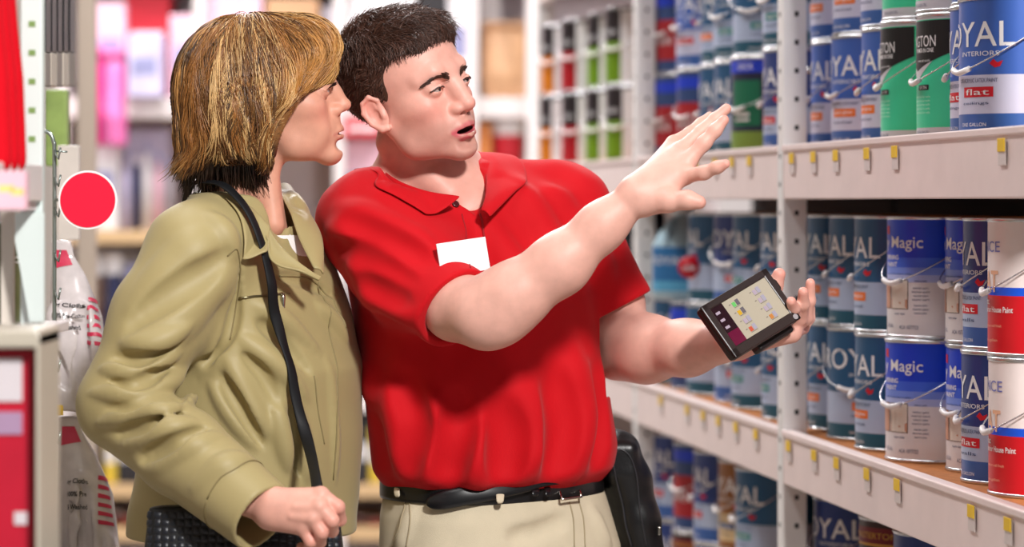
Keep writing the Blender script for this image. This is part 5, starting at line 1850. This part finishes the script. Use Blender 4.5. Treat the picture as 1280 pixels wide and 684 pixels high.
    c2 = np.array(lin(44, 29, 22)[:3])[None] * (0.6 + 0.9 * RNG.random((n2, 1)))
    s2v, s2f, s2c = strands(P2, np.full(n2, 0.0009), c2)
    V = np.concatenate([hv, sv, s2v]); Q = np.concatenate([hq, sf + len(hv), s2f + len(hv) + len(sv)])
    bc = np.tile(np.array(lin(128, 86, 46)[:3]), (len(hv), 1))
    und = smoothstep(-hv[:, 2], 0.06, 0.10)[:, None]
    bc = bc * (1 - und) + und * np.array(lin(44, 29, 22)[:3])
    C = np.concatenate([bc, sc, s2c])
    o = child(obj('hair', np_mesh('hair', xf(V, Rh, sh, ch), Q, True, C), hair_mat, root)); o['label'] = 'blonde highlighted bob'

    # white top under the jacket
    wt = mat('white_jersey', (238, 234, 232), 0.8, 0.2)
    k = Grid((-0.52, 3.95, 1.15), (-0.16, 4.35, 1.47), 0.004)
    row = lambda py, cx, Y, rx, ry, yaw: (float(W(cx, py, Y)[2]), float(W(cx, py, Y)[0]), Y, rx, ry, math.radians(yaw))
    k.loft([row(500, 312, 4.17, 0.12, 0.085, 64), row(380, 310, 4.17, 0.12, 0.088, 64), row(320, 316, 4.16, 0.110, 0.086, 64), row(286, 322, 4.15, 0.078, 0.066, 64)])
    V, Q = k.nets()
    o = child(obj('undershirt', np_mesh('undershirt', V, Q), wt, root))

    # jacket
    jm = mat('khaki_sateen', (164, 149, 103), 0.50, 0.36, bump=0.16, bscale=900, sheen=0.1)
    s = Grid((-0.66, 3.72, 0.94), (-0.17, 4.46, 1.56), 0.0032)
    JL = [row(668, 303, 4.18, 0.185, 0.152, 64), row(640, 304, 4.18, 0.185, 0.150, 64), row(540, 318, 4.18, 0.182, 0.140, 64), row(460, 320, 4.18, 0.180, 0.140, 64),
          row(390, 312, 4.18, 0.180, 0.126, 64), row(330, 305, 4.17, 0.172, 0.108, 64), row(295, 303, 4.16, 0.145, 0.092, 64), row(270, 305, 4.15, 0.105, 0.078, 64), row(250, 307, 4.15, 0.075, 0.068, 64)]
    s.loft(JL)
    sp = W(246, 312, 4.03)
    s.cone(W(300, 270, 4.14), sp, 0.050, 0.056, k=0.05)
    s.cone(W(310, 270, 4.18), W(345, 305, 4.34), 0.050, 0.056, k=0.05)
    el, cu = W(150, 508, 3.96), W(322, 643, 3.815)
    s.cone(sp, W(205, 390, 4.0), 0.066, 0.069, k=0.03)
    s.cone(W(205, 390, 4.0), el, 0.069, 0.057, k=0.012)
    s.chain([el, W(225, 565, 3.895), cu], [0.057, 0.059, 0.051], k=0.012)
    # far sleeve hangs down on the other side
    s.chain([W(345, 312, 4.34), W(350, 480, 4.37), W(345, 640, 4.36)], [0.062, 0.058, 0.05], k=0.03)
    U = [([(272, 292), (222, 330), (168, 385)], 0.038, 0.007), ([(286, 345), (228, 395), (158, 442)], 0.036, 0.007), ([(262, 268), (285, 290), (292, 320)], 0.018, 0.005),
         ([(125, 462), (170, 462), (225, 440)], 0.013, 0.009), ([(112, 492), (160, 492), (205, 480), (238, 458)], 0.014, 0.010),
         ([(118, 530), (165, 520), (215, 512), (250, 492)], 0.013, 0.009), ([(150, 560), (200, 540), (245, 528)], 0.014, 0.008),
         ([(190, 590), (235, 560), (275, 545)], 0.014, 0.006), ([(150, 430), (190, 430), (240, 405)], 0.012, 0.007),
         ([(240, 610), (280, 580), (310, 572)], 0.016, 0.005),
         ([(300, 420), (345, 455), (385, 500)], 0.013, 0.006), ([(318, 380), (355, 400), (400, 440)], 0.013, 0.005),
         ([(345, 500), (352, 545), (360, 590)], 0.013, 0.007), ([(372, 500), (380, 560), (384, 600)], 0.012, 0.005),
         ([(285, 450), (310, 500), (335, 545)], 0.013, 0.006), ([(408, 450), (418, 520), (420, 600)], 0.012, 0.004),
         ([(395, 380), (415, 400), (435, 430)], 0.012, 0.005), ([(262, 480), (290, 520), (320, 560)], 0.012, 0.005)]
    D = [([(130, 477), (172, 478), (225, 452)], 0.009, 0.008), ([(125, 512), (170, 505), (220, 496), (245, 475)], 0.009, 0.008),
         ([(140, 545), (185, 530), (235, 515)], 0.009, 0.007), ([(170, 578), (220, 552), (262, 535)], 0.010, 0.006),
         ([(140, 446), (180, 447), (232, 423)], 0.009, 0.006), ([(280, 318), (222, 364), (160, 415)], 0.022, 0.006), ([(301, 322), (297, 378), (284, 424), (258, 452), (230, 478)], 0.008, 0.007),
         ([(365, 500), (368, 550), (374, 600)], 0.009, 0.007), ([(300, 440), (330, 470), (350, 510)], 0.010, 0.006),
         ([(320, 400), (350, 425), (390, 470)], 0.010, 0.006), ([(275, 465), (300, 510), (330, 560)], 0.009, 0.006),
         ([(335, 345), (380, 352), (420, 372)], 0.010, 0.005)]
    for pix, r, am in U: fold(s, pix, r, am * 1.6, 'u', 0.007)
    for pix, r, am in D: fold(s, pix, r, am * 1.6, 's', 0.006)
    s.blur(1)
    wobble(s, 0.0016, 45, 8)
    d_ = cu - W(225, 565, 3.90); d_ /= np.linalg.norm(d_)
    x = np.cross(d_, [0, 0, 1.0]); x /= np.linalg.norm(x); y = np.cross(d_, x)
    Rm = np.stack([x, y, d_], 1).astype(F32)
    s.box(cu + d_ * 0.062, (0.066, 0.066, 0.052), R=Rm, op='s', k=0.003)
    s.cone(cu - d_ * 0.05, cu + d_ * 0.1, 0.044, 0.044, op='s', k=0.002)
    # neck opening and the V between the lapels
    s.cone(W(316, 225, 4.14), W(322, 262, 4.135), 0.064, 0.058, op='s', k=0.006)
    s.chain([W(350, 236, 4.09), W(360, 278, 4.078), W(378, 318, 4.075)], [0.028, 0.024, 0.008], op='s', k=0.006)
    V, Q = s.nets()
    jk = child(obj('jacket', np_mesh('jacket', V, Q), jm, root)); jk['label'] = 'khaki jacket with wide lapels and zip pocket'
    fixj = lambda o: setattr(o, 'matrix_parent_inverse', jk.matrix_world.inverted())
    bpy.context.view_layer.update()
    # collar and lapels
    A = [W(300, 226, 4.22), W(285, 232, 4.16), W(292, 246, 4.085), W(318, 262, 4.055), W(338, 284, 4.04)]
    B = [W(270, 238, 4.25), W(248, 252, 4.16), W(268, 290, 4.04), W(300, 324, 3.99), W(334, 314, 3.995)]
    Vc, Fc = strip_mesh(A, B, s, 0.005, 0.006)
    fixj(cloth_strip('collar', Vc, Fc, jm, jk, 0.004))
    A = [W(334, 280, 4.045), W(345, 300, 4.03), W(362, 318, 4.02), W(388, 338, 4.015), W(402, 346, 4.02)]
    B = [W(337, 300, 4.02), W(337, 322, 4.01), W(350, 333, 4.0), W(376, 338, 4.0), W(400, 349, 4.01)]
    Vc, Fc = strip_mesh(A, B, s, 0.005, 0.004)
    fixj(cloth_strip('lapel', Vc, Fc, jm, jk, 0.004))
    A = [W(345, 232, 4.22), W(352, 246, 4.16), W(362, 266, 4.12), W(374, 300, 4.09), W(392, 336, 4.05)]
    B = [W(362, 232, 4.27), W(380, 258, 4.20), W(396, 282, 4.15), W(404, 305, 4.11), W(404, 344, 4.06)]
    Vc, Fc = strip_mesh(A, B, s, 0.005, 0.004)
    fixj(cloth_strip('lapel', Vc, Fc, jm, jk, 0.004))
    sm = mat('khaki_stitch', (134, 120, 80), 0.7)
    for pix in ([(284, 320), (296, 312), (300, 345), (294, 390), (288, 425)], [(398, 352), (412, 400), (419, 450), (421, 520), (416, 600)],
                [(300, 372), (330, 370), (362, 367)], [(392, 470), (398, 520), (405, 555)],
                [(348, 345), (385, 348), (412, 372), (432, 410)]):
        ln = surf_line(s, pix, 0.0004, 30)
        fixj(MB().tube(ln, 0.0011, 6).build('seam', sm, jk, True))
    ln = surf_line(s, [(300, 372), (330, 370), (352, 367)], 0.0012, 20)
    fixj(MB().tube(ln, 0.0016, 6).build('pocket_zip', mat('zip_metal', (150, 140, 110), 0.3, 0.5, 1.0), jk, True))
    p = s.hit(351, 372); n_ = s.grad(p[None])[0]
    m = MB(); m.tube([p + n_ * 0.004 + (0, 0, 0.006), p + n_ * 0.005, p + n_ * 0.004 + (0.001, 0, -0.012), p + n_ * 0.004 + (0.0, 0, -0.020)], [0.0022, 0.0035, 0.0025, 0.0034], 8)
    fixj(m.build('zip_puller', mat('zip_puller_metal', (190, 184, 172), 0.25, 0.5, 1.0), jk, True))
    # cuff stitching ring
    x2, y2 = x, y
    ring = [cu - d_ * 0.046 + 0.0535 * (math.cos(t_) * x2 + math.sin(t_) * y2) for t_ in np.linspace(0, 2 * math.pi, 48)]
    ring = s.stick(np.array(ring), 0.0004)
    fixj(MB().tube(ring, 0.0011, 6).build('cuff_seam', sm, jk, True))

    # trousers and shoes
    tm = mat('dark_navy_cotton', (38, 40, 52), 0.8)
    g2 = Grid((-0.60, 3.98, 0.04), (-0.14, 4.40, 1.02), 0.007)
    g2.loft([(0.80, -0.38, 4.18, 0.155, 0.115, 1.1), (1.0, -0.39, 4.18, 0.150, 0.115, 1.1)])
    for sd in (-1, 1):
        hip = np.array([-0.38, 4.18, 0.84]) + lf * sd * 0.08
        g2.chain([hip, hip * (1, 1, 0) + (0, 0, 0.48), hip * (1, 1, 0) + (0, 0, 0.09)], [0.085, 0.066, 0.055], k=0.03)
    V, Q = g2.nets()
    child(obj('trousers', np_mesh('trousers', V, Q), tm, root))
    fw = np.array([math.sin(1.1), -math.cos(1.1), 0])
    for sd in (-1, 1):
        hip = np.array([-0.38, 4.18, 0.0]) + lf * sd * 0.08
        sg = Grid(hip - (0.2, 0.25, 0.0), hip + (0.25, 0.15, 0.13), 0.006)
        sg.cone(hip + (0, 0, 0.036), hip + fw * 0.15 + (0, 0, 0.03), 0.033, 0.030)
        sg.cone(hip + (0, 0, 0.045), hip + (0, 0, 0.09), 0.036, 0.034, k=0.03)
        sg.box(hip + fw * 0.07 + (0, 0, -0.096), (0.3, 0.3, 0.1), op='s')
        V, Q = sg.nets()
        child(obj('shoe', np_mesh('shoe', V, Q), shoe_mat, root))
    return root, s


woman_root, jacket_field = build_woman()
# ------------------------------------------------------------------ tablet in the man's left hand
def build_tablet():
    tl, tr_, br = W(875, 384, 4.09), W(957, 335, 4.165), W(985, 408, 4.135)
    ux = tr_ - tl; wd = np.linalg.norm(ux); ux /= wd
    uy = br - tr_; uy -= ux * (uy @ ux); hd = np.linalg.norm(uy); uy /= hd          # down the screen
    nz = np.cross(ux, uy); nz = nz if nz[1] > 0 else -nz                              # away from the viewer
    c = tl + ux * wd / 2 + uy * hd / 2
    Mt = Matrix(((ux[0], -uy[0], -nz[0], c[0]), (ux[1], -uy[1], -nz[1], c[1]), (ux[2], -uy[2], -nz[2], c[2]), (0, 0, 0, 1)))
    root = empty('tablet', (0, 0, 0)); root.matrix_world = Mt
    case = mat('tablet_rubber', (30, 26, 26), 0.45, 0.4, bump=0.1, bscale=400)
    X, Yy = wd / 2, hd / 2
    MB().bbox((-X, -Yy, -0.020), (X, Yy, -0.001), 0.006).build('case', case, root, angle=0.6)
    m = MB()
    for lo, hi in (((-X, Yy - 0.011, -0.004), (X, Yy, 0.0015)), ((-X, -Yy, -0.004), (X, -Yy + 0.015, 0.0015)), ((-X, -Yy, -0.004), (-X + 0.012, Yy, 0.0015)), ((X - 0.012, -Yy, -0.004), (X, Yy, 0.0015))):
        m.bbox(lo, hi, 0.0018)
    m.build('bezel', mat('tablet_bezel', (44, 34, 32), 0.35), root)
    sx0, sx1, sy0, sy1 = -X + 0.012, X - 0.012, -Yy + 0.015, Yy - 0.011
    scr = MB().box((sx0, sy0, -0.0005), (sx1, sy1, 0.0003)).build('screen', mat('screen_glow', (168, 160, 142), 0.25, 0.4, emit=0.06), root)
    m = MB(); sb = sx0 + (sx1 - sx0) * 0.20
    m.box((sx0, sy0, 0.0004), (sb, sy1, 0.0007)); m.build('side_bar', mat('screen_dark', (36, 14, 22), 0.2), scr)
    m = MB(); m.box((sx0, sy0, 0.0005), (sb, sy0 + (sy1 - sy0) * 0.34, 0.0009)); m.build('magenta_corner', mat('screen_magenta', (96, 10, 48), 0.2), scr)
    gl = lambda n, c_: mat('screen_' + n, c_, 0.2, emit=0.1)
    greys = gl('icon_grey', (150, 146, 160)); cols = [gl('icon_green', (96, 176, 96)), gl('icon_ochre', (190, 150, 40)), gl('icon_mauve', (160, 146, 160)), gl('icon_red', (180, 80, 60))]
    cols2 = [gl('icon_mauve', (160, 146, 160)), gl('icon_mauve', (160, 146, 160)), gl('icon_mauve', (160, 146, 160)), gl('icon_brown', (176, 116, 60))]
    k = 0
    for ci, cx in enumerate((0.42, 0.80)):
        for ri in range(4):
            x = sx0 + (sx1 - sx0) * (cx - 0.04); y = sy1 - (sy1 - sy0) * (0.16 + ri * 0.225)
            m = MB(); w_ = (sx1 - sx0) * 0.055
            h0 = 0.0045
            mm = (cols if ci == 0 else cols2)[ri]
            m.box((x - w_ * 1.0, y - h0, 0.0004), (x, y + h0 * 0.6, 0.0008), 0)
            m.box((x + w_ * 0.2, y - h0, 0.0004), (x + w_ * 1.2, y + h0, 0.0008), 1)
            m.box((x - w_ * 1.9, y + h0 * 0.2, 0.0004), (x - w_ * 1.4, y + h0 * 0.5, 0.0008), 2)
            m.box((x - w_ * 0.9, y - h0 * 1.35, 0.0004), (x + w_ * 1.1, y - h0 * 1.15, 0.0008), 2)
            m.build('menu_icon', [mm, gl('icon_shadow', (96, 90, 96)) if ri < 2 and ci == 0 else greys, gl('icon_ink', (120, 112, 104))], scr)
    for i in range(3):
        y = sy1 - 0.012 - i * 0.012
        MB().box((sx0 + 0.003, y, 0.0008), (sx0 + 0.011, y + 0.004, 0.0011)).build('menu_text', gl('icon_mauve', (160, 146, 160)), scr)
    # maker's mark on the bezel, hand strap hub and foot behind
    m = MB(); m.lathe([(0, 0.0016), (0.0042, 0.0016), (0.0042, 0.0022), (0, 0.0022)], 20)
    o = m.build('round_emblem', mat('emblem_silver', (200, 200, 204), 0.25, 0.5, 0.6), root); o.location = (X - 0.008, -Yy + 0.006, 0)
    m = MB(); m.lathe([(0, -0.044), (0.026, -0.044), (0.030, -0.038), (0.030, -0.020), (0.024, -0.018)], 28)
    o = m.build('strap_hub', case, root, True); o.location = (X * 0.62, Yy * 0.1, 0)
    MB().bbox((X * 0.62, Yy * 0.15, -0.040), (X + 0.016, Yy * 0.62, -0.014), 0.005).build('strap_arm', case, root)
    MB().tube([(X + 0.012, Yy * 0.75, -0.03), (X + 0.017, Yy * 0.45, -0.03), (X + 0.012, Yy * 0.15, -0.03)], 0.006, 8).build('strap_buckle', case, root, True)
    MB().bbox((-0.01, -Yy - 0.008, -0.040), (X * 0.9, -Yy + 0.012, -0.018), 0.004).build('strap', case, root)
    tag(root, 'rugged black handheld tablet with a menu screen in the man\'s left hand', 'tablet')


build_tablet()

# ------------------------------------------------------------------ black holster on the man's belt
hr = empty('belt_holster', W(790, 700, 4.36))
hm = mat('holster_leather', (15, 15, 17), 0.35, 0.45, bump=0.12, bscale=300)
hg = Grid((0.08, 4.22, 0.80), (0.30, 4.50, 1.22), 0.0035)
ax = [W(776, 560, 4.36), W(786, 600, 4.36), W(798, 650, 4.36), W(812, 720, 4.36), W(822, 770, 4.36)]
for i in range(4):
    a_, b_ = ax[i], ax[i + 1]
    hg.cone(a_, b_, [0.026, 0.033, 0.032, 0.028][i], [0.033, 0.032, 0.028, 0.02][i], k=0.012)
    hg.cone(a_ + (-0.012, 0.02, 0), b_ + (-0.012, 0.02, 0), 0.028, 0.028, k=0.012)
hg.box(W(776, 575, 4.35), (0.026, 0.028, 0.030), rnd=0.014, k=0.012)
V, Q = hg.nets()
h1 = obj('pouch', np_mesh('pouch', V, Q), hm, hr)
P = [hg.hit(x, y) for x, y in [(764, 570), (775, 562), (788, 572), (796, 600), (800, 640), (808, 684)]]
P = hg.stick(spline([p for p in P if p is not None], 30), 0.0006)
h2 = MB().tube(P, 0.0014, 6).build('welt', mat('holster_welt', (40, 40, 44), 0.35), hr, True)
P = [hg.hit(x, y) for x, y in [(766, 580), (776, 620), (790, 684)]]
P = hg.stick(spline([p for p in P if p is not None], 20), 0.0006)
h3 = MB().tube(P, 0.0018, 6).build('welt', mat('holster_welt'), hr, True)
p = hg.hit(824, 664) if hg.hit(824, 664) is not None else W(820, 664, 4.33)
h4 = MB().bbox((p[0] - 0.002, p[1] - 0.003, p[2] - 0.006), (p[0] + 0.002, p[1] - 0.0005, p[2] + 0.006), 0.0006).build('snap', mat('buckle_metal'), hr)
for o in (h1, h2, h3, h4): o.matrix_parent_inverse = Matrix.Translation(-hr.location)
tag(hr, 'long black leather holster hanging from the man\'s belt', 'holster')

# ------------------------------------------------------------------ the woman's woven handbag
bgm = bpy.data.materials.new('woven_black_leather'); MATS['woven_black_leather'] = bgm
bgm.use_nodes = True
nt = bgm.node_tree; bs = nt.nodes['Principled BSDF']
bs.inputs['Base Color'].default_value = lin(22, 26, 34); bs.inputs['Roughness'].default_value = 0.42
hb = empty('handbag', W(300, 760, 3.92))
bg = Grid((-0.56, 3.80, 0.80), (-0.19, 4.00, 1.16), 0.0035)
pa, pb_ = W(178, 0, 3.9)[0], W(432, 0, 3.9)[0]
zt = W(0, 632, 3.9)[2]
bg.loft([(0.85, (pa + pb_) / 2, 3.90, (pb_ - pa) / 2, 0.050, 0), (0.95, (pa + pb_) / 2, 3.90, (pb_ - pa) / 2, 0.052, 0), (1.05, (pa + pb_) / 2, 3.90, (pb_ - pa) / 2 * 0.98, 0.038, 0), (zt, (pa + pb_) / 2, 3.90, (pb_ - pa) / 2 * 0.93, 0.020, 0)], n=3.0)
bg.blur(1)
V, Q = bg.nets()
b1 = obj('bag_body', np_mesh('bag_body', V, Q), mat('bag_lining', (14, 15, 18), 0.5), hb)
b1.matrix_parent_inverse = Matrix.Translation(-hb.location)
# woven strips standing proud of the front, one little pad for each crossing
cell = 0.0105
pads = MB()
for i in range(int((pb_ - pa) / cell)):
    for j in range(34):
        x = pa + (i + 0.5) * cell; z = zt - (j + 0.7) * cell
        if z < 0.86: continue
        p = bg.hit(640 + FPX * x / 3.85, HORY - (z - CAMZ) * FPX / 3.85)
        if p is None: continue
        n_ = bg.grad(p[None])[0]
        q_ = Vector(n_).to_track_quat('Z', 'Y').to_matrix()
        hor = (i + j) % 2 == 0
        a, b = (0.0054, 0.0042) if hor else (0.0042, 0.0054)
        ring = [(-a, -b, 0), (a, -b, 0), (a, b, 0), (-a, b, 0), (-a * .6, -b * .6, 0.0024), (a * .6, -b * .6, 0.0024), (a * .6, b * .6, 0.0024), (-a * .6, b * .6, 0.0024)]
        pads.add([tuple(Vector(p) + q_ @ Vector(v)) for v in ring], [(4, 5, 6, 7), (0, 1, 5, 4), (1, 2, 6, 5), (2, 3, 7, 6), (3, 0, 4, 7)])
wv = pads.build('weave', bgm, hb, True)
wv.matrix_parent_inverse = Matrix.Translation(-hb.location)
wv['kind'] = 'stuff'
# strap over the near shoulder down to the hand
sp_pix = [(232, 250), (248, 242), (266, 240), (282, 248), (296, 268), (310, 300), (324, 342), (338, 388), (350, 430), (362, 475), (374, 520), (386, 565)]
P = [jacket_field.hit(x, y) for x, y in sp_pix]
P = [p for p in P if p is not None]
P = list(jacket_field.stick(np.array(P), 0.008)) + [W(394, 600, 3.84), W(400, 625, 3.82), W(402, 660, 3.83), W(404, 700, 3.87)]
P = [W(214, 285, 4.32), W(216, 268, 4.24)] + P
P = spline(P, 110)
P = jacket_field.push(P, 0.0065)
for _ in range(60):
    P[1:-1] = 0.5 * P[1:-1] + 0.25 * (P[:-2] + P[2:])
P = jacket_field.push(P, 0.0030)
for _ in range(6): P[1:-1] = 0.5 * P[1:-1] + 0.25 * (P[:-2] + P[2:])
T = np.gradient(P, axis=0); T /= np.linalg.norm(T, axis=1, keepdims=True)
N_ = jacket_field.grad(P, 0.02)
far_ = jacket_field.sample(P) > 0.02
N_[far_] = (-0.1, -0.99, 0)
for _ in range(12): N_[1:-1] = 0.5 * N_[1:-1] + 0.25 * (N_[:-2] + N_[2:])
zr = P[:, 2]
lift_ = 0.013 * smoothstep(zr, 1.36, 1.405) * (1 - smoothstep(P[:, 1], 4.10, 4.18))
P = P + N_ * lift_[:, None]
S_ = np.cross(T, N_); S_ /= np.linalg.norm(S_, axis=1, keepdims=True)
hw = 0.0088
rows_ = np.stack([P - S_ * hw, P + N_ * 0.0015, P + S_ * hw], 0)
n_ = len(P)
st = cloth_strip('strap', rows_.reshape(-1, 3), np.array([(j * n_ + i, j * n_ + i + 1, (j + 1) * n_ + i + 1, (j + 1) * n_ + i) for j in range(2) for i in range(n_ - 1)]), mat('strap_leather', (14, 15, 18), 0.6, 0.3), hb, 0.0035)
st.matrix_parent_inverse = Matrix.Translation(-hb.location)
tag(hb, 'black woven leather handbag held at the woman\'s hip by its long strap', 'handbag')
